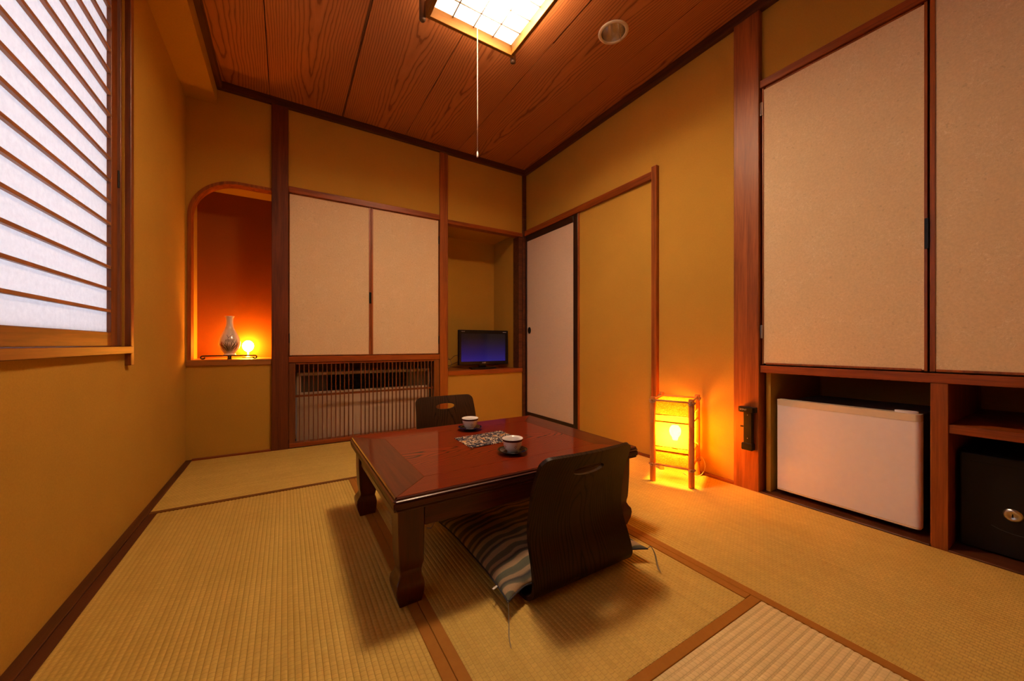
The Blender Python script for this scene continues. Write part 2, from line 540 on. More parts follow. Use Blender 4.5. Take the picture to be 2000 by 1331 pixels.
def mat(x0, x1, y0, y1, along, material, pitch, borders, bmat, label):
    """one tatami mat; rows run along its length; borders: list of 'lo','hi' long edges"""
    cx, cy = (x0 + x1) / 2, (y0 + y1) / 2
    wid = (x1 - x0) if along == 'Y' else (y1 - y0)
    lng = (y1 - y0) if along == 'Y' else (x1 - x0)
    bw = 0.0275
    bm = bmesh.new()
    a0 = -wid / 2 + (bw if 'lo' in borders else 0.001)
    a1 = wid / 2 - (bw if 'hi' in borders else 0.001)
    nr = max(1, round((a1 - a0) / pitch))
    seg = 5
    prof = []
    for i in range(nr * seg + 1):
        t = i / seg
        ph = t - math.floor(t)
        prof.append((a0 + (a1 - a0) * i / (nr * seg), -0.0017 * (1 - math.sin(PI * ph) ** 0.7)))
    rows = [[bm.verts.new((u, s * (lng / 2 - 0.0008), z)) for u, z in prof] for s in (-1, 1)]
    low = [[bm.verts.new((u, s * (lng / 2 - 0.0008), -0.033)) for u in (a0, a1)] for s in (-1, 1)]
    for i in range(len(prof) - 1):
        bm.faces.new((rows[0][i], rows[0][i + 1], rows[1][i + 1], rows[1][i]))
    bm.faces.new((rows[0][0], rows[1][0], low[1][0], low[0][0]))
    bm.faces.new((rows[0][-1], low[0][1], low[1][1], rows[1][-1]))
    for s in (0, 1):
        bm.faces.new([low[s][0]] + rows[s] + [low[s][1]])
    o = link('tatami_mat', bm, material, floor, rz=0 if along == 'Y' else -PI / 2)
    o.location = Vector((cx, cy, 0)) - floor.location
    if label:
        o['label'] = label
    for side in borders:
        bm = bmesh.new()
        u = (-wid / 2 + 0.0006, a0) if side == 'lo' else (a1, wid / 2 - 0.0006)
        box(bm, u[0], u[1], -lng / 2 + 0.0008, lng / 2 - 0.0008, -0.033, 0.0012, 0.001)
        b = link('mat_border', bm, bmat.get(side) if isinstance(bmat, dict) else bmat, o)
    return o


XA, XM, YS, YD = 0.313, 1.137, 2.128, 0.545
bd = M['border']
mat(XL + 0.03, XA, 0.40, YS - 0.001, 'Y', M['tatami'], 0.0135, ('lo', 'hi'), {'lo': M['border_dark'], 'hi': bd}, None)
mat(XA, XM, YD, YS - 0.001, 'Y', M['tatami'], 0.0135, ('lo', 'hi'), bd, None)
mat(XM, XR - 0.02, 0.02, 1.72, 'Y', M['tatami'], 0.0135, ('lo',), M['border'], None)
mat(XM, XR - 0.02, 1.72, YB - 0.02, 'Y', M['tatami'], 0.0135, ('lo',), M['border'], None)
# for a mat laid along X local +x points to world -y
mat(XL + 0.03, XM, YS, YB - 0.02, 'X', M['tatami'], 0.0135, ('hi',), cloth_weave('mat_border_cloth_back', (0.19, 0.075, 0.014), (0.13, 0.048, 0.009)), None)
mat(XA, XM, YD - 0.84, YD, 'X', M['tatami_pale'], 0.0165, ('lo',), bd, None)
mat(XL + 0.03, XA, YF + 0.01, 0.40, 'Y', M['tatami'], 0.0135, ('hi',), bd, None)
mat(XM, XR - 0.02, YF + 0.01, 0.02, 'Y', M['tatami'], 0.0135, ('lo',), bd, None)
mat(XA, XM, YF + 0.01, YD - 0.84, 'X', M['tatami'], 0.0135, (), bd, None)

# strips between mats and walls
bb = dict(kind='structure', cat='baseboard')
B('baseboard_left', XL - 0.004, XL + 0.0295, YF, YB, -0.033, 0.003, M['dark_y'], label='dark floor strip along the left wall', **bb)
B('baseboard_back', XL + 0.03, -0.084, YB - 0.0195, YB + 0.004, -0.033, 0.010, M['column_h'], label='floor strip under the arched niche wall', **bb)
B('baseboard_right', XR - 0.0195, XR + 0.004, 1.022, 2.962, -0.033, 0.012, M['column_y'], label='floor strip along the right wall', **bb)

# ------------------------------------------------------------------ walls
WT = 0.12


def wall(name, boxes, label, mat=None):
    bm = bmesh.new()
    for b in boxes:
        box(bm, *b)
    return link(name, bm, mat or M['wall'], kind='structure', label=label, cat='wall')


# left wall with window opening
WY0, WY1, WZ0, WZ1 = 0.12, 1.972, 0.690, 2.13
wall('wall_left', [(XL - WT, XL, YF - 0.1, WY0, -0.04, ZTOP), (XL - WT, XL, WY1, YB + 0.36, -0.04, ZTOP),
                   (XL - WT, XL, WY0, WY1, -0.04, WZ0), (XL - WT, XL, WY0, WY1, WZ1, ZTOP),
                   (XL, -0.373, YF, YB, 2.245, ZTOP)], 'mustard plaster wall with the paper-screened window')
wall('wall_front', [(XL - WT, XR + 0.75, YF - WT, YF, -0.04, ZTOP)], 'mustard plaster wall behind the viewer')
NY, TY, LY = 3.33, 3.48, 3.40          # back of vase niche, TV niche, heater recess
# back wall: arch corner piece
bm = bmesh.new()
ar, ax0, az1 = 0.255, XL + 0.012, 1.772
arc = [(ax0 + ar - ar * math.sin(a), az1 - ar + ar * math.cos(a)) for a in [PI / 2 * k / 20 for k in range(21)]]
pts = [(XL, 2.40), (XL, 0.60), (ax0, 0.60)] + arc[::-1] + [(-0.05, az1), (-0.05, 2.40)]
prism(bm, pts, 1, YB, YB + 0.03)
box(bm, XL, -0.05, YB, YB + 0.05, -0.04, 0.59)                      # under the niche
box(bm, -0.05, 1.15, YB, YB + 0.05, 1.80, 2.40)                     # over the cupboard
box(bm, 1.15, XR, YB, YB + 0.05, 1.775, 2.40)                       # over the TV niche
box(bm, 1.15, XR, YB, YB + 0.05, -0.04, 0.455)                      # under the TV niche
box(bm, XL - 0.05, 0.0, YB + 0.03, NY, 1.80, 1.85)                  # niche top
box(bm, -0.06, -0.02, YB + 0.03, NY, 0.40, 1.85)                    # niche right side
box(bm, 1.12, XR, TY, TY + 0.05, 0.3, 2.0)                          # TV niche back
box(bm, 1.12, XR, YB + 0.05, TY, 1.79, 1.85)                        # TV niche top
box(bm, 1.905, XR, YB + 0.02, TY, 0.40, 1.85)                       # TV niche right side
box(bm, 1.125, 1.16, YB + 0.03, TY, 0.40, 1.85)                     # TV niche left side
box(bm, -0.05, 1.2, LY, LY + 0.05, -0.04, 2.0)                      # recess back
box(bm, XL - WT, XR + 0.75, YB + 0.52, YB + 0.60, -0.04, ZTOP)
box(bm, XL, XR, YB, YB + 0.5, 2.40, ZTOP)
link('wall_back', bm, M['wall'], kind='structure', label='mustard plaster back wall with arched niche, cupboard and TV alcove', cat='wall')
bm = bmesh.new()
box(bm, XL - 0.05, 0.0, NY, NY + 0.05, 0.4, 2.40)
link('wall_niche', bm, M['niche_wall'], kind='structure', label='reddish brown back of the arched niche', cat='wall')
# right wall: plaster from the pillar to the corner, and above the closet
wall('wall_right', [(XR, XR + 0.12, 1.0, 2.215, -0.04, ZTOP), (XR, XR + 0.12, 2.215, YB + 0.5, 1.78, ZTOP),
                    (XR + 0.03, XR + 0.12, 2.2, YB + 0.5, -0.04, 1.8),
                    (XR + 0.004, XR + 0.05, -0.27, 0.905, 1.98, ZTOP), (XR + 0.004, XR + 0.12, YF, -0.27, -0.04, ZTOP),
                    (XR + 0.62, XR + 0.70, YF, 1.05, -0.04, ZTOP), (XR + 0.05, XR + 0.62, 0.89, 0.94, -0.04, ZTOP), (XR + 0.05, XR + 0.62, -0.33, -0.275, -0.04, ZTOP)],
     'mustard plaster right wall around door and closet')

# ------------------------------------------------------------------ ceiling
ceiling = B('ceiling', XL - WT, XR + 0.75, YF - 0.1, YB + 0.6, ZTOP, ZTOP + 0.05, M['void'], bev=0, kind='structure',
            label='cedar board ceiling', cat='ceiling')
seams = [-0.373, -0.091, 0.360, 0.815, 1.264, 1.722, XR]
DL = (1.495, 1.402)
for i in range(6):
    a, b = seams[i] + 0.0022, seams[i + 1] - 0.0022
    cx = (seams[max(i, 1)] + 0.4525 / 2) if i > 0 else seams[1] - 0.4525 / 2
    bm = bmesh.new()
    if a < DL[0] < b:
        R, n = 0.066, 40
        ring = [(DL[0] + R * math.cos(2 * PI * k / n), DL[1] + R * math.sin(2 * PI * k / n)) for k in range(n)]
        y0, y1 = DL[1] - (b - a) / 2, DL[1] + (b - a) / 2
        sq = []
        for k in range(n):
            t = 2 * PI * k / n
            m = max(abs(math.cos(t)), abs(math.sin(t)))
            sq.append((DL[0] + (b - a) / 2 * math.cos(t) / m, DL[1] + (b - a) / 2 * math.sin(t) / m))
        for z in (ZC, ZC + 0.010):
            v1 = [bm.verts.new((p[0] - cx, p[1] - 1.2, z)) for p in ring]
            v2 = [bm.verts.new((p[0] - cx, p[1] - 1.2, z)) for p in sq]
            for k in range(n):
                bm.faces.new((v1[k], v1[(k + 1) % n], v2[(k + 1) % n], v2[k]))
        box(bm, a - cx, b - cx, YF - 1.2, y0 - 1.2, ZC, ZC + 0.010)
        box(bm, a - cx, b - cx, y1 - 1.2, YB - 1.2, ZC, ZC + 0.010)
    else:
        box(bm, a - cx, b - cx, YF - 1.2, YB - 1.2, ZC, ZC + 0.010)
    o = link('ceiling_board', bm, M['ceiling'], ceiling)
    o.location = Vector((cx, 1.2, 0)) - ceiling.location
# wider shadow joint between the second and third board reads as a batten
o = B('joint_strip', 0.350, 0.356, YF, YB, ZC - 0.002, ZC + 0.004, M['dark_y'], bev=0)
o.parent = ceiling
o.location = Vector((0.353, (YF + YB) / 2, ZC + 0.001)) - ceiling.location
st = dict(kind='structure')
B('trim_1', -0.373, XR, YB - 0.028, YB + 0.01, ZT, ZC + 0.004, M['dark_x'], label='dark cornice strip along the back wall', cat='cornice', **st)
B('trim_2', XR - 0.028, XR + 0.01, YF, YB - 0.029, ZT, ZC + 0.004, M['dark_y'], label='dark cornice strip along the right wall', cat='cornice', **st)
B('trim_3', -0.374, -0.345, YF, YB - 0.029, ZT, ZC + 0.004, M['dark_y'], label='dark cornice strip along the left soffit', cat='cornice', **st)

# ------------------------------------------------------------------ posts of the room
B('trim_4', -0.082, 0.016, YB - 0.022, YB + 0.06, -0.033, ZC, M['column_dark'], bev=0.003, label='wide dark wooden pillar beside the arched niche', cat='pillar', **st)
B('trim_5', 1.108, 1.180, YB - 0.016, YB + 0.05, -0.033, ZT + 0.004, M['column'], bev=0.003, label='reddish wooden pillar between cupboard and TV alcove', cat='pillar', **st)
B('trim_6', XR - 0.024, XR + 0.05, 0.900, 1.020, -0.033, ZC, M['column'], bev=0.003, label='broad wooden pillar between floor lantern and closet', cat='pillar', **st)
B('trim_7', 1.942, XR, YB - 0.020, YB + 0.01, 0.0, ZT + 0.004, M['dark_x'], bev=0.002, label='slim dark corner post by the sliding door', cat='pillar', **st)
# TV alcove surround and shelf
tv = thing('alcove_surround', 'reddish wooden shelf and surround of the TV alcove', 'alcove', (1.55, YB, 0.0), kind='structure')
B('lintel', 1.181 - 1.55, 1.941 - 1.55, -0.012, 0.06, 1.752, 1.786, M['column_h'], tv)
B('jamb', 1.898 - 1.55, 1.941 - 1.55, -0.012, 0.09, 0.491, 1.7515, M['dark_x'], tv)
B('shelf_board', 1.181 - 1.55, 1.941 - 1.55, -0.014, TY - YB, 0.452, 0.490, M['column_h'], tv)
# niche shelf and arch rim
ns = thing('niche_shelf', 'wooden shelf board at the foot of the arched niche', 'shelf', ((XL - 0.083) / 2, YB, 0.0))
B('shelf_board', -0.220, 0.220, -0.012, NY - YB - 0.001, 0.583, 0.620, wood('shelf_wood', (0.26, 0.10, 0.022), (0.42, 0.18, 0.045), 'X'), ns)
bm = bmesh.new()
th = 0.014
outer = [(ax0 - 0.004, 0.62)] + [(ax0 + ar - (ar + 0.004) * math.sin(a), az1 - ar + (ar + 0.004) * math.cos(a)) for a in [PI / 2 - PI / 2 * k / 24 for k in range(25)]] + [(-0.0825, az1 + 0.004)]
inner = [(ax0 + th, 0.62)] + [(ax0 + ar - (ar - th) * math.sin(a), az1 - ar + (ar - th) * math.cos(a)) for a in [PI / 2 - PI / 2 * k / 24 for k in range(25)]] + [(-0.0825, az1 - th)]
ya, yb = YB - 0.005, YB + 0.075
V = [[bm.verts.new((p[0], y, p[1])) for p in q] for q in (outer, inner) for y in (ya, yb)]
n = len(outer)
for i in range(n - 1):
    for a, b in ((0, 1), (3, 2), (2, 0), (1, 3)):
        bm.faces.new((V[a][i], V[a][i + 1], V[b][i + 1], V[b][i]))
bm.faces.new((V[0][0], V[1][0], V[3][0], V[2][0]))
bm.faces.new((V[0][-1], V[2][-1], V[3][-1], V[1][-1]))
o = link('trim_8', bm, M['column'], label='bent wooden rim around the arched niche', cat='trim', kind='structure')
smooth_by_angle(o, 35)

# ------------------------------------------------------------------ cupboard in the back wall
cb = thing('wall_cupboard', 'pair of cream paper cupboard doors set in the back wall', 'cupboard', (0.562, YB, 0.0))
B('top_rail', 0.017 - 0.562, 1.107 - 0.562, -0.012, 0.05, 1.770, 1.812, M['column_h'], cb)
B('bottom_rail', 0.017 - 0.562, 1.107 - 0.562, -0.014, 0.09, 0.592, 0.634, M['column_h'], cb)
B('back_panel', 0.0 - 0.562, 1.12 - 0.562, 0.05, 0.08, 0.60, 1.80, M['wall_dark'], cb, bev=0)
for s, (a, b) in enumerate(((0.019, 0.5585), (0.5605, 1.105))):
    d = B('door', a - 0.562 + 0.004, b - 0.562 - 0.004, 0.006, 0.024, 0.6415, 1.7645, M['washi'], cb, bev=0.0008)
    cx, cz = (a + b) / 2 - 0.562, (0.6415 + 1.7645) / 2
    w, h = (b - a) / 2, (1.7645 - 0.6415) / 2
    edge = 0.010
    for nm, q in (('edge_strip', (-w + 0.0005, -w + 0.004 + (edge if s else 0.0), -h - 0.004, h + 0.004)), ('edge_strip', (w - 0.004 - (0.0 if s else edge), w - 0.0005, -h - 0.004, h + 0.004)),
                  ('edge_strip', (-w + 0.015, w - 0.015, -h - 0.004, -h + 0.001)), ('edge_strip', (-w + 0.015, w - 0.015, h - 0.001, h + 0.004))):
        B(nm, q[0], q[1], -0.0125, 0.009, q[2], q[3], M['column'], d, bev=0.0006)
    hx = (w - 0.008) if s == 0 else (-w + 0.006)
    if s == 0:
        B('handle', w - 0.013, w + 0.004, -0.0165, -0.0085, 1.075 - cz - 0.043, 1.075 - cz + 0.043, M['black_plastic'], d)
    for z in ((0.76,) if s == 0 else (0.755, 1.60)):
        x = -w - 0.003 if s == 0 else w - 0.004
        B('hinge', x, x + 0.007, -0.017, -0.006, z - cz - 0.033, z - cz + 0.033, M['black_metal'], d, bev=0.0008)

# ------------------------------------------------------------------ lattice screen and heater behind it
lt = thing('lattice_screen', 'wooden lattice screen of thin upright slats under the cupboard', 'screen', (0.562, YB, 0.0))
B('stile', 0.018 - 0.562, 0.057 - 0.562, -0.008, 0.030, 0.032, 0.590, M['lattice'], lt)
B('stile', 1.058 - 0.562, 1.106 - 0.562, -0.008, 0.030, 0.032, 0.590, M['lattice'], lt)
B('top_rail', 0.0575 - 0.562, 1.0575 - 0.562, -0.006, 0.028, 0.578, 0.590, M['column_h'], lt)
B('bottom_rail', 0.018 - 0.562, 1.106 - 0.562, -0.010, 0.045, 0.000, 0.0315, M['column_h'], lt)
B('middle_rail', 0.0575 - 0.562, 1.0575 - 0.562, 0.008, 0.018, 0.347, 0.362, M['column_h'], lt)
sl = None
for i in range(34):
    if i == 13:
        continue                                  # one slat is missing in the middle
    x = 0.0812 + 0.02899 * i - 0.562
    if i > 33:
        break
    if sl is None:
        sl = B('slat', -0.0034, 0.0034, -0.006, 0.0075, 0.032, 0.5775, M['lattice'], lt, bev=0.0008)
        z = sl.location.z
        sl.location = (x, 0.0, z)
    else:
        c = sl.copy()
        C.objects.link(c)
        c.location = (x, 0.0, z)
ac = thing('heater_unit', 'cream metal heating unit with dark grille behind the lattice', 'heater', (0.56, 3.075, -0.033))
bm = bmesh.new()
box(bm, -0.495, 0.495, 0.05, 0.25, 0.06, 0.545, 0.004)
link('body', bm, M['ac_cream'], ac)
B('front_panel', -0.495, 0.125 - 0.0, 0.0, 0.05, 0.035, 0.400, M['ac_cream'], ac, bev=0.004)
B('front_panel', 0.127, 0.495, 0.0, 0.05, 0.035, 0.400, M['ac_cream'], ac, bev=0.004)
B('top_panel', -0.495, 0.495, 0.0, 0.05, 0.522, 0.546, M['ac_cream'], ac, bev=0.004)
B('side_panel', -0.495, -0.465, 0.0, 0.05, 0.401, 0.5215, M['ac_cream'], ac)
B('side_panel', 0.480, 0.495, 0.0, 0.05, 0.401, 0.5215, M['ac_cream'], ac)
B('control_cover', -0.464, -0.292, 0.016, 0.05, 0.402, 0.521, M['ac_brown'], ac)
B('blank_plate', 0.312, 0.479, 0.016, 0.05, 0.402, 0.521, M['ac_brown'], ac)
bm = bmesh.new()
box(bm, -0.290, 0.310, 0.040, 0.0495, 0.402, 0.521)
for k in range(11):
    z = 0.408 + k * 0.0108
    box(bm, -0.288, 0.308, 0.018, 0.036, z - 0.0012, z + 0.0012)
for x in (-0.287, -0.09, 0.11, 0.305):
    box(bm, x - 0.002, x + 0.002, 0.020, 0.040, 0.403, 0.520)
o = link('grille', bm, M['black_plastic'], ac)
for x in (-0.4, 0.4):
    B('foot', x - 0.03, x + 0.03, 0.07, 0.22, 0.0, 0.0595, M['ac_brown'], ac)

# ------------------------------------------------------------------ sliding door and its frame on the right wall
B('trim_9', XR - 0.022, XR + 0.02, 1.520, YB - 0.021, 1.757, 1.807, M['column_y'], label='wooden head rail above the sliding door', cat='rail', **st)
B('trim_10', XR - 0.026, XR + 0.02, 1.480, 1.519, 0.0125, 1.832, M['column'], bev=0.002, label='slim upright wooden post beside the floor lantern', cat='post', **st)
B('trim_11', XR - 0.012, XR + 0.02, 2.207, 2.2185, 0.0125, 1.7565, M['column'], bev=0.001, label='thin wooden stop strip along the black-framed sliding door', cat='post', **st)
fd = thing('door_1', 'pale paper sliding door with black lacquer frame and round pull', 'door', (XR + 0.001, 2.59, 0.013), kind='structure')
y0, y1 = 2.2195 - 2.59, 2.962 - 2.59
B('stile', -0.014, 0.016, y0, y0 + 0.050, 0.0, 1.743, M['lacquer'], fd)
B('stile', -0.014, 0.016, y1 - 0.018, y1, 0.0, 1.743, M['lacquer'], fd)
B('top_rail', -0.0135, 0.0155, y0 + 0.051, y1 - 0.019, 1.690, 1.743, M['lacquer'], fd)
B('bottom_rail', -0.0135, 0.0155, y0 + 0.051, y1 - 0.019, 0.0, 0.060, M['lacquer'], fd)
B('panel', -0.006, 0.012, y0 + 0.051, y1 - 0.019, 0.0605, 1.6895, M['fusuma'], fd, bev=0)
bm = bmesh.new()
R = [(0.0, 0.0008), (0.019, 0.0008), (0.021, 0.0025), (0.024, 0.0035), (0.026, 0.002), (0.027, 0.0)]
lathe(bm, [(r, z) for r, z in R], 24)
bmesh.ops.rotate(bm, verts=bm.verts, cent=(0, 0, 0), matrix=Matrix.Rotation(-PI / 2, 3, 'Y'))
for v in bm.verts:
    v.co.y *= 0.95
    v.co.z *= 1.2
link('finger_pull', bm, M['black_plastic'], fd, (-0.0072, 2.905 - 2.59, 0.837), smooth=True)

# ------------------------------------------------------------------ window and shoji
wn = thing('window_1', 'wooden window surround with projecting sill on the left wall', 'window', (XL, 1.05, 0.69), kind='structure')
B('sill', -0.10, 0.022, WY0 - 1.05 - 0.03, 1.984 - 1.05, -0.006, 0.022, M['window_y'], wn, bev=0.002)
B('casing', -0.004, 0.018, 1.976 - 1.05, 2.008 - 1.05, -0.052, 1.46, M['window_z'], wn, bev=0.002)
B('casing', -0.004, 0.018, WY0 - 1.05 - 0.036, WY0 - 1.05 - 0.002, -0.052, 1.46, M['window_z'], wn, bev=0.002)
B('jamb', -0.11, -0.006, 1.960 - 1.05, 1.9715 - 1.05, 0.023, 1.438, M['window_z'], wn)
B('head', -0.11, 0.016, WY0 - 1.05, 1.9715 - 1.05, 1.4385, 1.458, M['window_y'], wn)
B('latch', -0.020, -0.008, 1.949 - 1.05, 1.9595 - 1.05, 1.340 - 0.69 - 0.032, 1.340 - 0.69 + 0.032, M['black_metal'], wn)
for k, (ya, yb, xo, lab) in enumerate(((1.020, 1.9420, XL - 0.025, 'shoji screen with many thin horizontal slats glowing with daylight'), (0.125, 1.075, XL - 0.075, 'second shoji screen nearer the viewer, behind the first, past the picture edge'))):
    sj = thing('shoji_screen', lab, 'screen', (xo, (ya + yb) / 2, 0.7125))
    h, w = 1.412, (yb - ya) / 2
    B('stile', -0.015, 0.015, w - 0.055, w, 0.0, h, M['window_z'], sj)
    B('stile', -0.015, 0.015, -w, -w + 0.050, 0.0, h, M['window_z'], sj)
    B('bottom_rail', -0.0145, 0.0145, -w + 0.051, w - 0.056, 0.0, 0.050, M['window_y'], sj)
    B('top_rail', -0.0145, 0.0145, -w + 0.051, w - 0.056, h - 0.05, h, M['window_y'], sj)
    B('paper', 0.0020, 0.0028, -w + 0.0505, w - 0.0555, 0.0505, h - 0.0505, M['shoji'], sj, bev=0)
    proto = None
    z = 0.839 - 0.7125
    while z < h - 0.07:
        if proto is None:
            proto = B('slat', 0.0030, 0.0142, -w + 0.0505, w - 0.0555, z - 0.0052, z + 0.0052, M['slat'], sj, bev=0.0008)
        else:
            c = proto.copy()
            C.objects.link(c)
            c.location.z = z
        z += 0.0781

# ------------------------------------------------------------------ closet on the right
XK = 1.972
cl = thing('closet', 'built-in closet with tall cream paper doors and open bays below', 'closet', (XK, 0.32, 0.0))


def K(name, x0, x1, y0, y1, z0, z1, m, p=None, bev=0.0015):
    return B(name, x0 - XK, x1 - XK, y0 - 0.32, y1 - 0.32, z0, z1, m, p or cl, bev)


K('top_rail', XK - 0.010, XK + 0.05, -0.262, 0.8995, 1.962, 1.998, M['column_y'])
K('bottom_rail', XK - 0.008, XK + 0.60, -0.262, 0.8995, 0.582, 0.616, M['column_y'])
K('back_panel', XK + 0.03, XK + 0.06, -0.262, 0.889, 0.6165, 1.9615, M['wall_dark'], bev=0)
K('post', XK - 0.006, XK + 0.60, 0.302, 0.344, -0.02, 0.5815, M['column'])
K('shelf', XK - 0.002, XK + 0.60, -0.262, 0.3015, 0.409, 0.439, M['column_y'])
K('plinth', XK - 0.012, XK + 0.60, -0.262, 0.3015, -0.032, 0.004, M['dark_y'])
K('plinth', XK - 0.012, XK + 0.60, 0.3445, 0.8995, -0.032, 0.004, M['dark_y'])
K('side_panel', XK + 0.03, XK + 0.60, 0.870, 0.889, 0.0045, 0.5815, M['wall'], bev=0)
K('side_panel', XK + 0.0, XK + 0.60, -0.272, -0.263, 0.0045, 1.96, M['wall_dark'], bev=0)
for s, (a, b) in enumerate(((0.352, 0.8925), (-0.258, 0.346))):
    z0, z1 = 0.622, 1.957
    d = K('door', XK + 0.002, XK + 0.022, a + 0.004, b - 0.004, z0 + 0.004, z1 - 0.004, M['washi'], bev=0.0006)
    w, h = (b - a) / 2, (z1 - z0) / 2
    for q in ((-w, -w + 0.008, -h, h), (w - 0.005 - (0.008 if s else 0), w, -h, h), (-w + 0.0145, w - 0.0145, -h, -h + 0.008), (-w + 0.0145, w - 0.0145, h - 0.005, h)):
        B('edge_strip', -0.0135, 0.010, q[0], q[1], q[2], q[3], M['column'], d, bev=0.0006)
    if s == 0:
        B('handle', -0.019, -0.008, -w - 0.004, -w + 0.0065, 1.119 - 1.2895 - 0.055, 1.119 - 1.2895 + 0.055, M['black_plastic'], d, bev=0.001)
        for z in (0.78, 1.86):
            bm = bmesh.new()
            tube(bm, [(0, 0, -0.032), (0, 0, 0.032)], 0.004, 8)
            box(bm, -0.001, 0.001, -0.004, 0.010, -0.031, 0.031)
            link('hinge', bm, M['steel'], d, (-0.0175, w + 0.001, z - 1.2895))

# ------------------------------------------------------------------ low table
TX0, TX1, TY0, TY1, TZ = 0.243, 1.186, 0.985, 1.740, 0.315
tb = thing('low_table', 'low glossy red-brown lacquered wooden table in the middle of the mats', 'table', ((TX0 + TX1) / 2, (TY0 + TY1) / 2, 0.0))
hx, hy = (TX1 - TX0) / 2, (TY1 - TY0) / 2
fw = 0.118


def edge_board(name, poly, m):
    bm = bmesh.new()
    prism(bm, poly, 2, TZ - 0.0205, TZ)
    bmesh.ops.bevel(bm, geom=[e for e in bm.edges if all(v.co.z > TZ - 1e-4 for v in e.verts)], offset=0.0008, segments=1, affect='EDGES')
    return link(name, bm, m, tb)


e = 0.0003
ix, iy = hx - fw, hy - fw
ox, oy = hx - 0.004, hy - 0.004
edge_board('frame_board', [(-ox, -oy + e), (-ix - e, -iy), (-ix - e, iy), (-ox, oy - e)], M['tabletop_y'])
edge_board('frame_board', [(ox, -oy + e), (ix + e, -iy), (ix + e, iy), (ox, oy - e)], M['tabletop_y'])
edge_board('frame_board', [(-ox + e, -oy), (ox - e, -oy), (ix, -iy - e), (-ix, -iy - e)], M['tabletop_x'])
edge_board('frame_board', [(-ox + e, oy), (ox - e, oy), (ix, iy + e), (-ix, iy + e)], M['tabletop_x'])
edge_board('top_panel', [(-ix, -iy), (ix, -iy), (ix, iy), (-ix, iy)], M['tabletop_x'])
# moulded edge below and around the boards
bm = bmesh.new()
prof = [(0.004, TZ - 0.001), (0.001, TZ - 0.004), (0.0, TZ - 0.009), (0.002, TZ - 0.012), (-0.002, TZ - 0.014), (-0.003, TZ - 0.030), (-0.001, TZ - 0.036), (0.004, TZ - 0.0385), (0.004, TZ - 0.041), (0.012, TZ - 0.044), (0.03, TZ - 0.044), (0.03, TZ - 0.021), (0.004, TZ - 0.021)]
cs = [(-1, -1), (1, -1), (1, 1), (-1, 1)]
rr = []
for sx, sy in cs:
    rr.append([bm.verts.new((sx * (hx - d), sy * (hy - d), z)) for d, z in prof])
for i in range(4):
    a, b = rr[i], rr[(i + 1) % 4]
    for k in range(len(prof)):
        k2 = (k + 1) % len(prof)
        bm.faces.new((a[k], b[k], b[k2], a[k2]))
bmesh.ops.bevel(bm, geom=[e2 for e2 in bm.edges if abs(e2.verts[0].co.z - e2.verts[1].co.z) < 0.02 and all(abs(abs(v.co.x) - hx) < 0.006 and abs(abs(v.co.y) - hy) < 0.006 for v in e2.verts)], offset=0.004, segments=2, affect='EDGES')
link('edge_moulding', bm, M['table_rail_x'], tb)
for s in (-1, 1):
    B('apron', -hx + 0.09, hx - 0.09, s * (hy - 0.034) - 0.009, s * (hy - 0.034) + 0.009, 0.212, 0.2705, M['table_rail_x'], tb)
    B('apron', s * (hx - 0.034) - 0.009, s * (hx - 0.034) + 0.009, -hy + 0.0975, hy - 0.0975, 0.212, 0.2705, M['table_rail_y'], tb)
leg = [(0.2705, 0.037, 0.0), (0.20, 0.0365, 0.0), (0.135, 0.035, 0.001), (0.112, 0.0345, 0.002), (0.098, 0.0315, 0.002), (0.088, 0.0300, 0.001), (0.078, 0.0315, -0.002), (0.066, 0.0375, -0.004), (0.052, 0.0395, -0.004), (0.030, 0.0375, -0.003), (0.012, 0.0335, -0.001), (0.0, 0.031, 0.0)]
for sx in (-1, 1):
    for sy in (-1, 1):
        bm = bmesh.new()
        ring = []
        for z, r, off in leg:
            c = 0.0022
            q = [(-r + c, -r), (r - c, -r), (r, -r + c), (r, r - c), (r - c, r), (-r + c, r), (-r, r - c), (-r, -r + c)]
            ring.append([bm.verts.new((x - sx * off, y - sy * off, z)) for x, y in q])
        for a, b in zip(ring, ring[1:]):
            for k in range(8):
                bm.faces.new((a[k], a[(k + 1) % 8], b[(k + 1) % 8], b[k]))
        bm.faces.new(ring[0])
        bm.faces.new(ring[-1][::-1])
        o = link('leg', bm, M['table_leg'], tb, (sx * (hx - 0.0525), sy * (hy - 0.0625), 0.0))
        smooth_by_angle(o, 28)

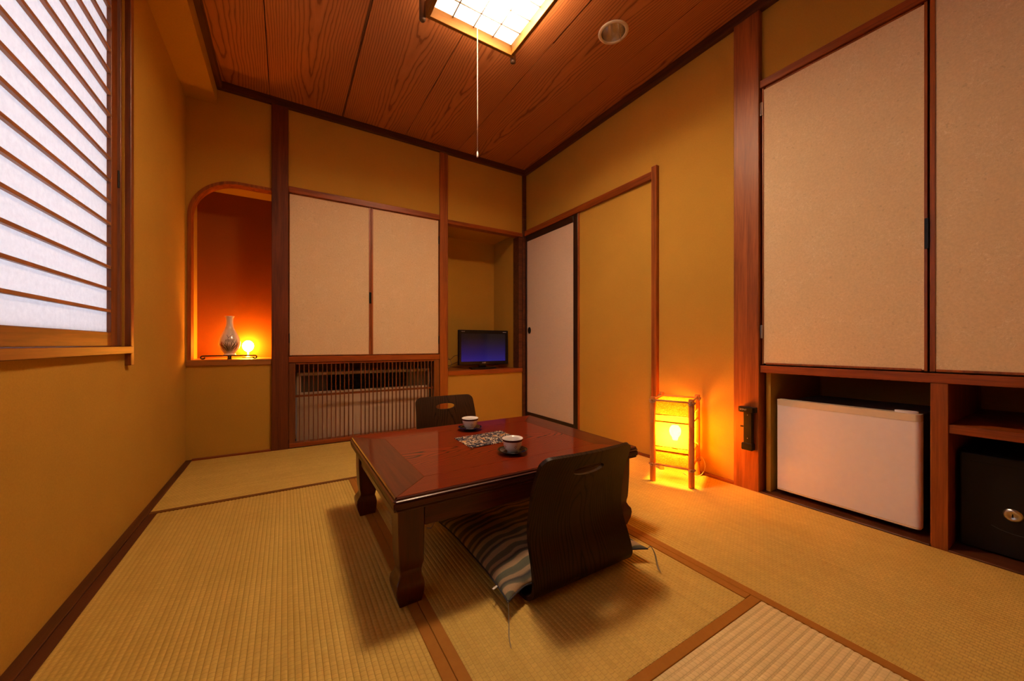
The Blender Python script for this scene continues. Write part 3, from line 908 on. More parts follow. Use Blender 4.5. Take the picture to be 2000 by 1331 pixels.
# ------------------------------------------------------------------ legless chairs
def make_chair():
    """bent plywood: seat plate, tight bend, S-curved back with an oval grip; faces local +y"""
    prof = smooth_path([(0, 0.365, 0.0075), (0, 0.25, 0.0075), (0, 0.12, 0.0075), (0, 0.060, 0.0080), (0, 0.028, 0.0125), (0, 0.010, 0.028), (0, 0.006, 0.052), (0, 0.018, 0.100), (0, 0.036, 0.150), (0, 0.042, 0.190), (0, 0.038, 0.235), (0, 0.024, 0.300), (0, 0.003, 0.358), (0, -0.018, 0.405)], 7)
    L = [0.0]
    for a, b in zip(prof, prof[1:]):
        L.append(L[-1] + (b - a).length)
    T = L[-1]

    def half(s, z):
        if z < 0.02 and s < 0.33:
            w = 0.200
        else:
            k = min(1.0, max(0.0, z / 0.41))
            w = 0.200 - 0.012 * math.sin(min(1.0, k * 2.2) * PI / 2) - 0.010 * k * k
        r = 0.032
        if T - s < r:
            w -= r - math.sqrt(max(0.0, r * r - (r - (T - s)) ** 2))
        if s < r:
            w -= r - math.sqrt(max(0.0, r * r - (r - s) ** 2))
        return w
    bm = bmesh.new()
    nu = 20
    # extra rows close to the ends so that the corners round off
    ss = sorted(set([0.0, 0.0015, 0.005, 0.011, 0.02] + L[1:-1] + [T - 0.02, T - 0.011, T - 0.005, T - 0.0015, T]))
    th = 0.0055

    def at(s):
        for i in range(len(L) - 1):
            if s <= L[i + 1] + 1e-9:
                t = (s - L[i]) / max(1e-9, L[i + 1] - L[i])
                return prof[i].lerp(prof[i + 1], t), (prof[i + 1] - prof[i]).normalized()
        return prof[-1], (prof[-1] - prof[-2]).normalized()
    A, Bk = [], []
    for s in ss:
        p, t = at(s)
        nrm = Vector((0, -t.z, t.y))          # points away from the sitter
        w = half(s, p.z)
        k = max(0.0, (p.z - 0.05) / 0.36)
        ra, rb = [], []
        for i in range(nu + 1):
            x = (-1 + 2 * i / nu) * w
            cv = 0.016 * k * ((x / 0.18) ** 2 - 0.55)
            q = Vector((x, p.y + cv, p.z))
            ra.append(bm.verts.new(q + nrm * th))
            rb.append(bm.verts.new(q - nrm * th))
        A.append(ra)
        Bk.append(rb)
    m = len(ss)
    for j in range(m - 1):
        for i in range(nu):
            bm.faces.new((A[j][i], A[j][i + 1], A[j + 1][i + 1], A[j + 1][i]))
            bm.faces.new((Bk[j][i], Bk[j + 1][i], Bk[j + 1][i + 1], Bk[j][i + 1]))
    for j in range(m - 1):
        bm.faces.new((A[j][0], A[j + 1][0], Bk[j + 1][0], Bk[j][0]))
        bm.faces.new((A[j][nu], Bk[j][nu], Bk[j + 1][nu], A[j + 1][nu]))
    for i in range(nu):
        bm.faces.new((A[0][i], Bk[0][i], Bk[0][i + 1], A[0][i + 1]))
        bm.faces.new((A[-1][i], A[-1][i + 1], Bk[-1][i + 1], Bk[-1][i]))
    bmesh.ops.recalc_face_normals(bm, faces=bm.faces)
    me = bpy.data.meshes.new('shell')
    bm.to_mesh(me)
    bm.free()
    tmp = bpy.data.objects.new('tmp_shell', me)
    C.objects.link(tmp)
    bm = bmesh.new()
    n = 32
    prism(bm, [(0.060 * math.cos(2 * PI * k / n), 0.348 + 0.0165 * math.copysign(abs(math.sin(2 * PI * k / n)) ** 0.9, math.sin(2 * PI * k / n))) for k in range(n)], 1, -0.15, 0.12)
    bmesh.ops.recalc_face_normals(bm, faces=bm.faces)
    cm = bpy.data.meshes.new('cut')
    bm.to_mesh(cm)
    bm.free()
    cut = bpy.data.objects.new('tmp_cut', cm)
    C.objects.link(cut)
    md = tmp.modifiers.new('hole', 'BOOLEAN')
    md.operation = 'DIFFERENCE'
    md.object = cut
    md.solver = 'EXACT'
    bpy.context.view_layer.update()
    dg = bpy.context.evaluated_depsgraph_get()
    full = bpy.data.meshes.new_from_object(tmp.evaluated_get(dg))
    for o in (tmp, cut):
        bpy.data.objects.remove(o)
    # seat plate and back are separate parts of the one bent sheet
    parts = []
    for nm, keep in (('backrest', lambda c: not (c.y > 0.055 and c.z < 0.03)), ('seat', lambda c: c.y > 0.055 and c.z < 0.03)):
        bm = bmesh.new()
        bm.from_mesh(full)
        bmesh.ops.delete(bm, geom=[f for f in bm.faces if not keep(f.calc_center_median())], context='FACES')
        parts.append((nm, bm))
    root = thing('floor_chair', '', 'chair', (0, 0, 0), group='legless chairs at the low table')
    for nm, bm in parts:
        o = link(nm, bm, M['zaisu'], root, fix=False)
        smooth_by_angle(o, 50)
    return root


zc = make_chair()
zc.location = (0.769, 0.821, 0.0016)
zc['label'] = 'dark bentwood legless chair in the foreground, seen from behind, cushion on its seat'
z2 = copy_tree(zc)
z2.location = (0.812, 2.090, 0.0016)
z2.rotation_euler = (0, 0, PI)
z2['label'] = 'dark bentwood legless chair on the far side of the low table, facing the viewer'

# ------------------------------------------------------------------ cushion on the near chair
cu = thing('floor_cushion', 'grey-green and beige striped square cushion on the near legless chair', 'cushion', (0.760, 1.083, 0.0155))
bm = bmesh.new()
N = 36


def cush(u, v):
    """outline point for u,v in -1..1"""
    bx = 0.262 - 0.014 * (1 - abs(v) ** 3.0)
    x = u * bx
    if v < 0:
        pin = 0.226 + 0.036 * max(0.0, (abs(u) - 0.70) / 0.30) ** 1.3
    else:
        pin = 0.262 - 0.014 * (1 - abs(u) ** 3)
    y = v * pin + (-0.012 * u if v < 0 else 0.0) * abs(v)
    return x, y


def hgt(u, v):
    return max(0.0, (1 - abs(u) ** 3.2) * (1 - abs(v) ** 3.2)) ** 0.52


top, bot = {}, {}
for i in range(N + 1):
    for j in range(N + 1):
        u, v = -1 + 2 * i / N, -1 + 2 * j / N
        u, v = math.sin(u * PI / 2), math.sin(v * PI / 2)
        x, y = cush(u, v)
        h = hgt(u, v)
        base = 0.019 + 0.004 * max(abs(u), abs(v)) ** 4
        wr = 0.0016 * math.sin(14 * u + 5 * v) * h
        top[i, j] = bm.verts.new((x, y, base + 0.003 + 0.058 * h + wr))
        if 0 < i < N and 0 < j < N:
            bot[i, j] = bm.verts.new((x, y, max(0.0005, base - 0.024 * h)))
        else:
            bot[i, j] = top[i, j]
for i in range(N):
    for j in range(N):
        bm.faces.new((top[i, j], top[i + 1, j], top[i + 1, j + 1], top[i, j + 1]))
        q = []
        for k in ((i, j), (i, j + 1), (i + 1, j + 1), (i + 1, j)):
            if bot[k] not in q:
                q.append(bot[k])
        try:
            bm.faces.new(q)
        except ValueError:
            pass
link('cover', bm, M['cushion'], cu, smooth=True)
bm = bmesh.new()
per = [(-1 + 2 * k / 30, -1) for k in range(30)] + [(1, -1 + 2 * k / 30) for k in range(30)] + [(1 - 2 * k / 30, 1) for k in range(30)] + [(-1, 1 - 2 * k / 30) for k in range(31)]
pp = [(*cush(u, v), 0.0255) for u, v in per]
tube(bm, pp, 0.0028, 6, False)
link('piping', bm, plain('dark_piping', (0.035, 0.035, 0.045), 0.8), cu, smooth=True)
for (u, v), path in (((-1, -1), [(0, 0, 0), (-0.006, -0.012, 0.001), (-0.018, -0.035, -0.030), (-0.034, -0.062, -0.036), (-0.045, -0.088, -0.036)]),
                     ((1, -1), [(0, 0, 0), (0.010, -0.006, 0.006), (0.012, -0.020, -0.012), (-0.004, -0.042, -0.034), (-0.022, -0.064, -0.036)]),
                     ((-1, 1), [(0, 0, 0), (-0.012, 0.01, 0.0), (-0.02, 0.03, -0.03), (-0.03, 0.05, -0.036)])):
    x, y = cush(u, v)
    bm = bmesh.new()
    for k in range(3):
        q = [(x + a + (k - 1) * 0.0015 * (i / 3), y + b + (k - 1) * 0.0015 * i, 0.0265 + c) for i, (a, b, c) in enumerate(path)]
        tube(bm, smooth_path(q, 5), 0.0009, 4)
    link('corner_thread', bm, M['thread'], cu)
bm = bmesh.new()
x, y = cush(-1, -0.72)
box(bm, -0.016, 0.003, -0.0032, 0.0032, -0.001, 0.001, 0.0006)
link('zip_pull', bm, M['porcelain'], cu, (x - 0.004, y, 0.0265), 0.35)

# ------------------------------------------------------------------ cups, saucers, printed mat
def cup(loc, label):
    c = thing('teacup', label, 'cup', loc, group='teacups on the low table')
    bm = bmesh.new()
    lathe(bm, [(0.0, 0.004), (0.0165, 0.004), (0.0175, 0.0), (0.0195, 0.0), (0.0200, 0.004), (0.0275, 0.010), (0.0325, 0.020), (0.0350, 0.032), (0.0368, 0.042), (0.0392, 0.0495), (0.0384, 0.0500), (0.0355, 0.042), (0.0335, 0.031), (0.0308, 0.020), (0.0255, 0.0115), (0.014, 0.007), (0.0, 0.0065)], 36)
    link('body', bm, M['porcelain'], c, smooth=True)
    bm = bmesh.new()
    lathe(bm, [(0.0371, 0.0405), (0.0378, 0.0435), (0.0389, 0.0470), (0.0395, 0.0482), (0.0388, 0.0482), (0.0366, 0.0405), (0.0371, 0.0405)], 36)
    link('rim_band', bm, M['rim_brown'], c, smooth=True)
    # small painted cross of petals facing the viewer, and one on each side
    for ang in (-PI / 2 - 0.22, -PI / 2 - 0.22 + 1.25, -PI / 2 - 0.22 - 1.25):
        bm = bmesh.new()
        for k in range(4):
            t = PI / 2 * k
            a = ang + 0.105 * math.cos(t)
            z = 0.0235 + 0.0036 * math.sin(t)
            r = 0.0337 + (z - 0.0235) * 0.19
            q = bmesh.ops.create_icosphere(bm, subdivisions=1, radius=0.0016)
            for v in q['verts']:
                v.co = Vector((v.co.x + r * math.cos(a), v.co.y + r * math.sin(a), v.co.z + z))
        link('painted_flower', bm, M['ink_red'], c)
    return c


def saucer(loc, label):
    bm = bmesh.new()
    lathe(bm, [(0.0, 0.0020), (0.026, 0.0020), (0.027, 0.0), (0.030, 0.0), (0.031, 0.0035), (0.044, 0.0075), (0.0545, 0.0130), (0.0560, 0.0145), (0.0545, 0.0150), (0.043, 0.0100), (0.030, 0.0065), (0.0, 0.0060)], 40)
    return link('saucer', bm, M['lacquer_black'], None, loc, smooth=True, label=label, cat='saucer', group='saucers on the low table')


tz = TZ + 0.0004
for (x, y), a, b in (((0.718, 1.168), 'white teacup with brown rim nearest the foreground, overlapping the printed mat', 'black lacquer saucer under the teacup nearest the foreground'),
                     ((0.742, 1.590), 'white teacup with brown rim near the far chair', 'black lacquer saucer under the teacup near the far chair')):
    saucer((x, y, tz), b)
    cup((x, y, tz + 0.0065), a)
bm = bmesh.new()
P4 = [(-0.119, -0.094), (0.115, -0.078), (0.121, 0.094), (-0.117, 0.077)]
NM = 14
gv = {}
for i in range(NM + 1):
    for j in range(NM + 1):
        u, v = i / NM, j / NM
        x = (P4[0][0] * (1 - u) + P4[1][0] * u) * (1 - v) + (P4[3][0] * (1 - u) + P4[2][0] * u) * v
        y = (P4[0][1] * (1 - u) + P4[1][1] * u) * (1 - v) + (P4[3][1] * (1 - u) + P4[2][1] * u) * v
        z = 0.0006 + 0.0008 * (math.sin(9 * u + 2) * math.sin(7 * v + 1)) ** 2
        gv[i, j] = (bm.verts.new((x, y, z + 0.0018)), bm.verts.new((x, y, 0.0002)))
for i in range(NM):
    for j in range(NM):
        for k in (0, 1):
            bm.faces.new([gv[a][k] for a in ((i, j), (i + 1, j), (i + 1, j + 1), (i, j + 1))])
        for (p, q, c) in (((i, 0), (i + 1, 0), j == 0), ((i, NM), (i + 1, NM), j == 0)):
            if c:
                bm.faces.new((gv[p][0], gv[q][0], gv[q][1], gv[p][1]))
    for (p, q) in (((0, i), (0, i + 1)), ((NM, i), (NM, i + 1))):
        bm.faces.new((gv[p][0], gv[q][0], gv[q][1], gv[p][1]))
link('table_mat', bm, M['print'], None, (0.732, 1.398, TZ), label='small dark cloth mat printed with cream and peach scrolls', cat='mat')

# ------------------------------------------------------------------ vase, stand and hidden lamp in the niche
vs = thing('vase_stand', 'low black iron stand with curled ends under the vase', 'stand', (-0.318, 3.068, 0.620))
bm = bmesh.new()
path = []
for s in (-1, 1):
    curl = [(0.138 + 0.010 * math.sin(t), 0.0085 + 0.0095 * math.cos(t)) for t in [PI * 1.55 * (1 - k / 12) for k in range(13)]]
    path.append([(s * a, 0, b) for a, b in curl] + [(s * 0.07, 0, 0.018)])
pl = path[0] + path[1][::-1]
tube(bm, [(a, b, c + 0.0048) for a, b, c in pl], 0.0044, 8)
link('bar', bm, M['black_metal'], vs, smooth=True)
bm = bmesh.new()
lathe(bm, [(0.0, 0.0), (0.013, 0.0), (0.011, 0.008), (0.011, 0.018), (0.034, 0.022), (0.036, 0.026), (0.0, 0.026)], 24)
link('foot', bm, M['black_metal'], vs)
bm = bmesh.new()
tube(bm, [(0, -0.045, 0.004), (0, -0.03, 0.018), (0, 0.03, 0.018), (0, 0.045, 0.004)], 0.0036, 8)
link('cross_bar', bm, M['black_metal'], vs)
va = thing('vase', 'white porcelain vase painted with dark grasses in the arched niche', 'vase', (-0.318, 3.068, 0.6465))
va.scale = (1.06, 1.06, 1.06)
VP = [(0.0, 0.0), (0.030, 0.0), (0.031, 0.005), (0.0285, 0.011), (0.036, 0.022), (0.047, 0.040), (0.0545, 0.062), (0.0560, 0.080), (0.052, 0.102), (0.043, 0.126), (0.032, 0.150), (0.0225, 0.172), (0.0185, 0.195), (0.0180, 0.215), (0.0205, 0.233), (0.0250, 0.2425), (0.0235, 0.2430), (0.0170, 0.226), (0.0155, 0.20), (0.0, 0.19)]
VPs = [(p.x, p.z) for p in smooth_path([(r, 0, z) for r, z in VP], 4)]
bm = bmesh.new()
lathe(bm, [(max(0, r), z) for r, z in VPs], 40)
link('body', bm, M['porcelain'], va, smooth=True)


def vr(z):
    prev = VP[0]
    for p in VP[1:16]:
        if prev[1] <= z <= p[1] and p[1] > prev[1]:
            return prev[0] + (p[0] - prev[0]) * (z - prev[1]) / (p[1] - prev[1])
        prev = p
    return 0.03


f0 = math.atan2(-3.068, 0.318)


def stroke(bm, pts, w0):
    """painted leaf: a thin band lying on the glaze"""
    q = smooth_path([(a, z, 0) for a, z in pts], 6)
    L_, R_ = [], []
    n = len(q)
    for i, p in enumerate(q):
        d = (q[min(i + 1, n - 1)] - q[max(i - 1, 0)]).normalized()
        w = w0 * math.sin(PI * min(0.98, max(0.06, i / (n - 1)))) ** 0.7
        for lst, s in ((L_, 1), (R_, -1)):
            a, z = p.x - d.y * w * s, p.y + d.x * w * s
            r = vr(z) + 0.0012
            th_ = f0 + a / 0.05
            lst.append(bm.verts.new((r * math.cos(th_), r * math.sin(th_), z)))
    for i in range(n - 1):
        bm.faces.new((L_[i], L_[i + 1], R_[i + 1], R_[i]))


bm = bmesh.new()
for k in range(10):
    a = -0.046 + 0.0095 * k + random.uniform(-0.003, 0.003)
    bnd = (k - 4.5) * 0.0055
    h = random.uniform(0.045, 0.078)
    stroke(bm, [(0.000 + a * 0.35, 0.022), (a * 0.6, 0.022 + h * 0.5), (a * 0.8 + bnd * 0.6, 0.022 + h)], 0.0017)
stroke(bm, [(-0.004, 0.085), (-0.008, 0.105), (-0.002, 0.112), (0.010, 0.124), (0.022, 0.129)], 0.0011)
stroke(bm, [(-0.004, 0.108), (-0.011, 0.118), (-0.015, 0.128)], 0.0011)
stroke(bm, [(0.010, 0.030), (0.024, 0.060), (0.015, 0.083), (0.006, 0.075)], 0.0011)
stroke(bm, [(-0.030, 0.062), (-0.022, 0.060), (-0.014, 0.052)], 0.0011)
link('painted_leaves', bm, M['ink'], va, fix=False)
bm = bmesh.new()
for k in range(7):
    a = -0.020 + 0.006 * k
    stroke(bm, [(a, 0.078 + 0.003 * (k % 2)), (a + 0.002, 0.092), (a + 0.006, 0.100)], 0.0014)
link('painted_bloom', bm, M['ink_green'], va, fix=False)
bm = bmesh.new()
for a in (-0.043, -0.036, 0.034, 0.041):
    stroke(bm, [(a * 0.8, 0.030), (a, 0.060), (a * 0.95, 0.086)], 0.0022)
link('painted_reeds', bm, M['ink_red'], va, fix=False)
nl = thing('niche_lamp', 'small glowing amber lamp hidden behind the vase in the arched niche', 'lamp', (-0.232, 3.268, 0.6205))
bm = bmesh.new()
lathe(bm, [(0.0, 0.0), (0.034, 0.0), (0.036, 0.006), (0.026, 0.010), (0.008, 0.013), (0.0065, 0.050), (0.0, 0.050)], 24)
link('base', bm, M['steel'], nl, smooth=True)
bm = bmesh.new()
lathe(bm, [(0.0, 0.044), (0.012, 0.046), (0.025, 0.057), (0.033, 0.073), (0.035, 0.088), (0.032, 0.103), (0.022, 0.117), (0.010, 0.124), (0.0, 0.125)], 20)
link('bulb', bm, M['niche_bulb'], nl, smooth=True)

# ------------------------------------------------------------------ television
tv = thing('television', 'small black flat television with blue picture in the alcove', 'television', (1.585, 3.120, 0.4905), -0.02)
bm = bmesh.new()
prism(bm, [(0.13 * math.copysign(abs(math.cos(t)) ** 0.6, math.cos(t)), 0.085 * math.copysign(abs(math.sin(t)) ** 0.8, math.sin(t))) for t in [2 * PI * k / 32 for k in range(32)]], 2, 0.0, 0.012)
o = link('base', bm, M['black_plastic'], tv, (0, -0.005, 0))
bm = bmesh.new()
prism(bm, [(-0.035, -0.004), (0.035, -0.004), (0.030, 0.022), (-0.030, 0.022)], 2, 0.012, 0.12)
link('neck', bm, M['black_plastic'], tv)
bm = bmesh.new()
box(bm, -0.255, 0.255, -0.042, -0.006, 0.036, 0.360, 0.006, 2)
box(bm, -0.17, 0.17, -0.012, 0.030, 0.07, 0.31, 0.012, 2)
link('cabinet', bm, M['black_plastic'], tv)
B('screen', -0.232, 0.222, -0.0435, -0.0405, 0.070, 0.325, M['screen'], tv, bev=0)
bpy.context.view_layer.update()
for ch in tv.children:
    if ch.name.startswith('screen'):
        for v in ch.data.vertices:
            v.co += ch.location
        ch.location = (0, 0, 0)


def text(name, body, size, loc, rot, mat, parent, ext=0.0003):
    cu_ = bpy.data.curves.new(name, 'FONT')
    cu_.body = body
    cu_.size = size
    cu_.extrude = ext
    cu_.align_x = 'CENTER'
    cu_.align_y = 'CENTER'
    t = bpy.data.objects.new('tmp_text', cu_)
    C.objects.link(t)
    bpy.context.view_layer.update()
    me = bpy.data.meshes.new_from_object(t.evaluated_get(bpy.context.evaluated_depsgraph_get()))
    bpy.data.objects.remove(t)
    me.materials.clear()
    me.materials.append(mat)
    o = bpy.data.objects.new(name, me)
    C.objects.link(o)
    o.parent = parent
    o.location = loc
    o.rotation_euler = rot
    return o


text('maker_lettering', 'SHARP', 0.013, (-0.005, -0.0425, 0.056), (PI / 2, 0, 0), M['text_grey'], tv)
text('model_lettering', 'AQUOS', 0.010, (-0.215, -0.0425, 0.344), (PI / 2, 0, 0), M['text_grey'], tv)
B('indicator_mark', 0.195, 0.232, -0.0428, -0.0415, 0.340, 0.344, M['text_grey'], tv, bev=0)
bm = bmesh.new()
tube(bm, smooth_path([(-0.24, 0.0, 0.13), (-0.28, 0.01, 0.12), (-0.31, 0.03, 0.09), (-0.345, 0.06, 0.10), (-0.375, 0.09, 0.115)], 6), 0.0022, 6)
tube(bm, smooth_path([(-0.22, 0.0, 0.08), (-0.28, 0.00, 0.055), (-0.33, 0.02, 0.035), (-0.38, 0.06, 0.05)], 6), 0.0022, 6)
link('cable', bm, M['black_plastic'], tv, smooth=True)
bm = bmesh.new()
tube(bm, smooth_path([(0.0, -0.01, 0.006), (0.03, 0.0, 0.03), (0.045, 0.03, 0.07), (0.02, 0.07, 0.11), (-0.01, 0.10, 0.10)], 6), 0.0016, 6)
link('antenna_cable', bm, M['grey_plastic'], None, (1.235, 3.12, 0.4915), smooth=True, label='thin grey cable looping up beside the television', cat='cable')
B('remote_control', 1.42, 1.56, 3.005, 3.040, 0.491, 0.507, M['black_plastic'], None, 0.003, label='black remote control lying in front of the television', cat='remote control')

# ------------------------------------------------------------------ ceiling lamp
cl_ = thing('ceiling_lamp', 'square wooden ceiling lamp with glowing panels and pull cord', 'lamp', (0.795, 1.445, ZC))
LX, LYy, z0, z1 = 0.238, 0.238, -0.142, -0.062
for s in (-1, 1):
    B('frame_rail', -LX, LX, s * (LYy - 0.009) - 0.009, s * (LYy - 0.009) + 0.009, z0, z1, M['lamp_wood'], cl_)
    B('frame_rail', s * (LX - 0.009) - 0.009, s * (LX - 0.009) + 0.009, -LYy + 0.0185, LYy - 0.0185, z0, z1, wood('lamp_frame_wood_deep', (0.16, 0.065, 0.008), (0.24, 0.10, 0.012), 'Y', 0.6, spec=0.2), cl_)
for sx in (-1, 1):
    for sy in (-1, 1):
        bm = bmesh.new()
        lathe(bm, [(0.0, -0.156), (0.011, -0.155), (0.015, -0.150), (0.0155, -0.144), (0.0155, 0.0), (0.0, 0.0)], 16)
        link('corner_post', bm, M['lamp_post'], cl_, (sx * (LX + 0.011), sy * (LYy + 0.011), 0), smooth=True)
zi = -0.090
nx, ny = 4, 5
pw, ph = (2 * LX - 0.037) / nx, (2 * LYy - 0.037) / ny
pan = None
for i in range(nx):
    for j in range(ny):
        x, y = -LX + 0.0185 + pw * (i + 0.5), -LYy + 0.0185 + ph * (j + 0.5)
        if pan is None:
            pan = B('light_panel', x - pw / 2 + 0.0012, x + pw / 2 - 0.0012, y - ph / 2 + 0.0012, y + ph / 2 - 0.0012, zi, zi + 0.002, M['diffuser'], cl_, bev=0)
        else:
            c = pan.copy()
            C.objects.link(c)
            c.location = (x, y, zi + 0.001)
for i in range(1, nx):
    x = -LX + 0.0185 + pw * i
    B('glazing_bar', x - 0.0022, x + 0.0022, -LYy + 0.019, LYy - 0.019, zi - 0.007, zi - 0.0005, M['lamp_post'], cl_, bev=0)
for j in range(1, ny):
    y = -LYy + 0.0185 + ph * j
    B('glazing_bar', -LX + 0.019, LX - 0.019, y - 0.0020, y + 0.0020, zi - 0.006, zi - 0.0012, M['lamp_post'], cl_, bev=0)
bm = bmesh.new()
tube(bm, [(0, 0, -0.09), (0, 0, -0.30), (0.0006, 0, -0.50), (0, 0, -0.720)], 0.0016, 6)
pc_ = link('pull_cord', bm, M['cord_white'], cl_, (0.014, LYy - 0.035, 0), smooth=True)
bm = bmesh.new()
lathe(bm, [(0.0, -0.745), (0.0042, -0.744), (0.0048, -0.738), (0.0042, -0.722), (0.0022, -0.716), (0.0, -0.716)], 12)
link('cord_knob', bm, M['porcelain'], pc_, smooth=True)

# ------------------------------------------------------------------ recessed downlight (unlit)
dl = thing('downlight', 'unlit round recessed ceiling spot with cream ring', 'light', (DL[0], DL[1], ZC))
bm = bmesh.new()
lathe(bm, [(0.0615, 0.004), (0.0615, -0.003), (0.064, -0.0055), (0.076, -0.0045), (0.079, -0.0005), (0.079, 0.0)], 40)
link('ring', bm, M['cream_plastic'], dl, smooth=True)
bm = bmesh.new()
lathe(bm, [(0.0612, -0.001), (0.0600, 0.03), (0.053, 0.06), (0.038, 0.085), (0.020, 0.098), (0.0, 0.100)], 40)
link('reflector', bm, M['chrome'], dl, smooth=True)
bm = bmesh.new()
lathe(bm, [(0.0, 0.099), (0.019, 0.097), (0.019, 0.075), (0.014, 0.073), (0.014, 0.082), (0.0, 0.082)], 24)
link('socket', bm, M['rim_brown'], dl, smooth=True)
bm = bmesh.new()
tube(bm, smooth_path([(0.02, -0.02, 0.08), (0.035, -0.012, 0.04), (0.050, -0.006, 0.0), (0.058, 0.0, -0.012), (0.060, 0.002, -0.020)], 5), [0.0012] * 20 + [0.003], 6)
link('wire_tag', bm, M['bamboo_thin'], dl, smooth=True)

# ------------------------------------------------------------------ bamboo floor lantern
fl = Vector((1.654, 1.274, 0))
fr = Vector((1.732, 1.106, 0))
br_ = Vector((1.926, 1.197, 0))
bl_ = fl + br_ - fr
ctr = (fl + fr + br_ + bl_) / 4
rz = math.atan2((fr - fl).y, (fr - fl).x)
ln = thing('floor_lantern', 'glowing amber paper lantern on four bamboo posts by the pillar', 'lamp', (ctr.x, ctr.y, 0.001), rz)
a2, b2 = (fr - fl).length / 2, (br_ - fr).length / 2      # half sizes along local x and y
for sx in (-1, 1):
    for sy in (-1, 1):
        bm = bmesh.new()
        pr = [(0.0, 0.0), (0.0142, 0.0), (0.0146, 0.002), (0.0144, 0.110), (0.0152, 0.113), (0.0152, 0.117), (0.0144, 0.120), (0.0142, 0.300), (0.0150, 0.303), (0.0150, 0.306), (0.0142, 0.309), (0.0140, 0.438), (0.0132, 0.441), (0.0080, 0.441), (0.0078, 0.430), (0.0, 0.430)]
        lathe(bm, pr, 16)
        p = link('bamboo_post', bm, M['bamboo'], ln, (sx * a2, sy * b2, 0), smooth=True)
        smooth_by_angle(p, 50)
        for z in (0.416, 0.084):
            bm = bmesh.new()
            for k in range(3):
                tube(bm, [(0.0158 * math.cos(t), 0.0158 * math.sin(t), z + 0.0026 * k + 0.004 * math.sin(t + k)) for t in [2 * PI * q / 16 for q in range(17)]], 0.0013, 5, False)
            link('lashing', bm, M['twine'], p)
for z in (0.424, 0.346, 0.180, 0.088):
    r = 0.0048 if z in (0.424, 0.088) else 0.0034
    for s in (-1, 1):
        for q in ([(-a2 - 0.02, s * (b2 + 0.0), z), (a2 + 0.02, s * (b2 + 0.0), z)], [(s * a2, -b2 - 0.02, z + 0.004), (s * a2, b2 + 0.02, z + 0.004)]):
            if r < 0.004:
                q = [tuple(v * (0.90 if abs(v) > 0.095 else 1.0) for v in p_) for p_ in q]
            bm = bmesh.new()
            tube(bm, q, r, 8)
            link('cross_bar', bm, M['bamboo_thin'], ln, smooth=True)
for (za, zb, m, nm) in ((0.352, 0.421, 'lantern_band', 'paper_band'), (0.185, 0.346, 'lantern_mid', 'paper_panel'), (0.092, 0.180, 'lantern_band', 'paper_band')):
    ai, bi_ = a2 - 0.007, b2 - 0.007
    for s in (-1, 1):
        B(nm, -ai, ai, s * bi_ - 0.0004, s * bi_ + 0.0004, za, zb, M[m], ln, bev=0)
        B(nm, s * ai - 0.0004, s * ai + 0.0004, -bi_ + 0.001, bi_ - 0.001, za, zb, M[m], ln, bev=0)
B('paper_top', -a2 + 0.009, a2 - 0.009, -b2 + 0.009, b2 - 0.009, 0.4205, 0.4213, M['lantern_band'], ln, bev=0)
bm = bmesh.new()
lathe(bm, [(0.0, 0.285), (0.016, 0.282), (0.027, 0.268), (0.030, 0.252), (0.026, 0.235), (0.016, 0.220), (0.0125, 0.205), (0.0, 0.205)], 20)
link('bulb', bm, M['bulb'], ln, (0.0, -0.01, 0.0), smooth=True)
bm = bmesh.new()
lathe(bm, [(0.0, 0.204), (0.0135, 0.204), (0.0145, 0.175), (0.0145, 0.150), (0.0, 0.150)], 16)
tube(bm, [(-a2, 0, 0.154), (a2, 0, 0.154)], 0.0040, 6)
link('socket', bm, M['bamboo_thin'], ln, (0.0, -0.01, 0.0), smooth=True)
bm = bmesh.new()
tube(bm, smooth_path([(a2 + 0.0, b2 - 0.015, 0.10), (a2 + 0.025, b2 + 0.0, 0.10), (a2 + 0.040, b2 - 0.01, 0.055), (a2 + 0.02, b2 - 0.03, 0.012), (a2 - 0.03, b2 - 0.05, 0.003), (a2 - 0.07, b2 - 0.01, 0.003)], 6), 0.0018, 6)
link('power_cord', bm, M['cord_white'], ln, smooth=True)

# ------------------------------------------------------------------ refrigerator
rf = thing('refrigerator', 'small white refrigerator in the open bay under the closet', 'refrigerator', (2.008, 0.612, 0.0045))
bm = bmesh.new()
box(bm, 0.045, 0.440, -0.222, 0.226, 0.018, 0.440, 0.004)
link('body', bm, plain('grey_enamel', (0.16, 0.15, 0.145), 0.5), rf)
bm = bmesh.new()
y0, y1 = -0.236, 0.233
r = 0.016
out = [(0.040, y0), (r, y0)] + [(r - r * math.sin(t), y0 + r - r * math.cos(t)) for t in [PI / 2 * k / 6 for k in range(1, 7)]] + [(0.0, y1 - 0.003), (0.003, y1), (0.040, y1)]
prism(bm, out, 2, 0.030, 0.424)
dr = link('door', bm, M['white_enamel'], rf)
smooth_by_angle(dr, 35)
bm = bmesh.new()
out2 = [(x - 0.0015 if x < 0.03 else x, y) for x, y in out]
prism(bm, out2, 2, 0.4245, 0.4520)
link('top_cap', bm, M['cream_plastic'], dr)
bm = bmesh.new()
prism(bm, out2, 2, 0.0225, 0.0297)
link('bottom_cap', bm, M['cream_plastic'], dr)
bm = bmesh.new()
box(bm, 0.041, 0.0448, y0 + 0.008, y1 - 0.008, 0.034, 0.440)
link('gasket', bm, M['grey_plastic'], dr)
bm = bmesh.new()
prism(bm, [(0.022 + 0.019 * math.cos(t), -0.197 + (0.034 if math.sin(t) > 0 else 0.030) * math.sin(t)) for t in [2 * PI * k / 24 for k in range(24)]], 2, 0.4525, 0.4600)
link('hinge_cover', bm, M['white_enamel'], rf)
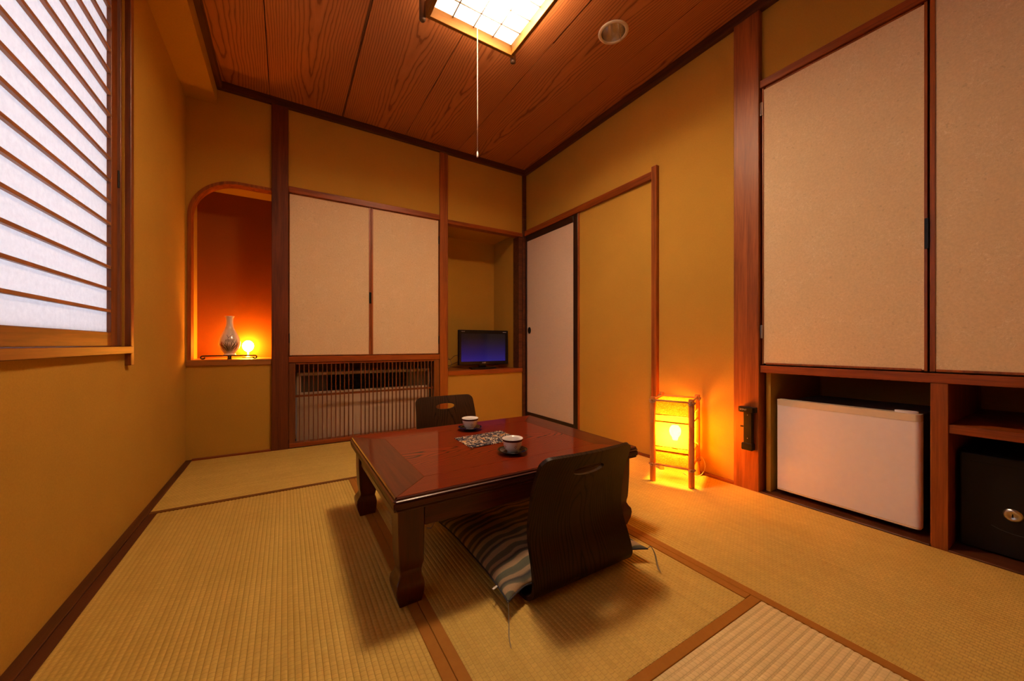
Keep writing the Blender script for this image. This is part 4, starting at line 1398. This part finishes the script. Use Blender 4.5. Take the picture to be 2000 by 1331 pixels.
for x, y in ((0.06, -0.19), (0.06, 0.19), (0.40, -0.19), (0.40, 0.19)):
    bm = bmesh.new()
    lathe(bm, [(0.0, 0.0), (0.014, 0.0), (0.015, 0.006), (0.009, 0.008), (0.009, 0.0178), (0.0, 0.0178)], 16)
    link('foot', bm, M['grey_plastic'], rf, (x, y, 0))

# ------------------------------------------------------------------ safe
sf = thing('safe', 'black steel safe with key lock in the bay beside the refrigerator', 'safe', (2.055, 0.105, 0.0045))
bm = bmesh.new()
box(bm, 0.022, 0.40, -0.188, 0.186, 0.0, 0.334, 0.003)
link('body', bm, M['safe'], sf)
bm = bmesh.new()
box(bm, 0.0, 0.021, -0.186, 0.184, 0.004, 0.332, 0.004, 2)
sd = link('door', bm, M['safe'], sf)
B('recess_line', -0.0008, 0.0012, -0.165, 0.160, 0.302, 0.309, M['black_plastic'], sd, bev=0)
bm = bmesh.new()
lathe(bm, [(0.0, 0.0035), (0.0095, 0.0035), (0.0105, 0.0045), (0.016, 0.0045), (0.019, 0.003), (0.0215, 0.0)], 28)
bmesh.ops.rotate(bm, verts=bm.verts, cent=(0, 0, 0), matrix=Matrix.Rotation(-PI / 2, 3, 'Y'))
kl = link('key_lock', bm, M['steel'], sd, (0.0, 0.071, 0.146), smooth=True)
B('key_slot', -0.0050, -0.0034, -0.0016, 0.0016, -0.006, 0.005, M['black_plastic'], kl, bev=0)
bm = bmesh.new()
tube(bm, smooth_path([(-0.0006, 0.115, 0.098), (-0.0006, 0.09, 0.088), (-0.0006, 0.06, 0.084), (-0.0006, 0.03, 0.086)], 5), 0.0006, 5)
link('scratch', bm, M['grey_plastic'], sd)

# ------------------------------------------------------------------ flashlight holder on the pillar
xf = XR - 0.0245
fh = thing('emergency_flashlight', 'black emergency flashlight in a wall holder on the broad pillar', 'flashlight', (xf, 0.940, 0.20))
B('body', -0.026, -0.0055, -0.0215, 0.0205, 0.030, 0.186, M['black_plastic'], fh, bev=0.004)
bm = bmesh.new()
prism(bm, [(-0.0055, -0.036), (-0.034, -0.036), (-0.0405, -0.030), (-0.0415, 0.030), (-0.036, 0.038), (-0.0055, 0.038)], 2, 0.186, 0.212)
bmesh.ops.bevel(bm, geom=bm.edges[:], offset=0.002, segments=1, affect='EDGES')
hd = link('head', bm, M['black_plastic'], fh)
text('maker_lettering', 'SONY', 0.012, (-0.0423, 0.012, 0.199), (PI / 2, 0, -PI / 2), M['text_grey'], hd)
B('holder', -0.031, 0.0, -0.0235, 0.0275, 0.0, 0.034, M['black_plastic'], fh, bev=0.003)
B('back_plate', -0.005, 0.0, -0.018, 0.018, 0.0345, 0.195, M['black_plastic'], fh, bev=0.001)
B('switch', -0.022, -0.013, 0.021, 0.036, 0.108, 0.1155, M['black_plastic'], fh, bev=0.001)
for z in (0.172, 0.058):
    B('rivet', -0.0272, -0.0262, -0.001, 0.001, z - 0.002, z + 0.002, M['text_grey'], fh, bev=0)
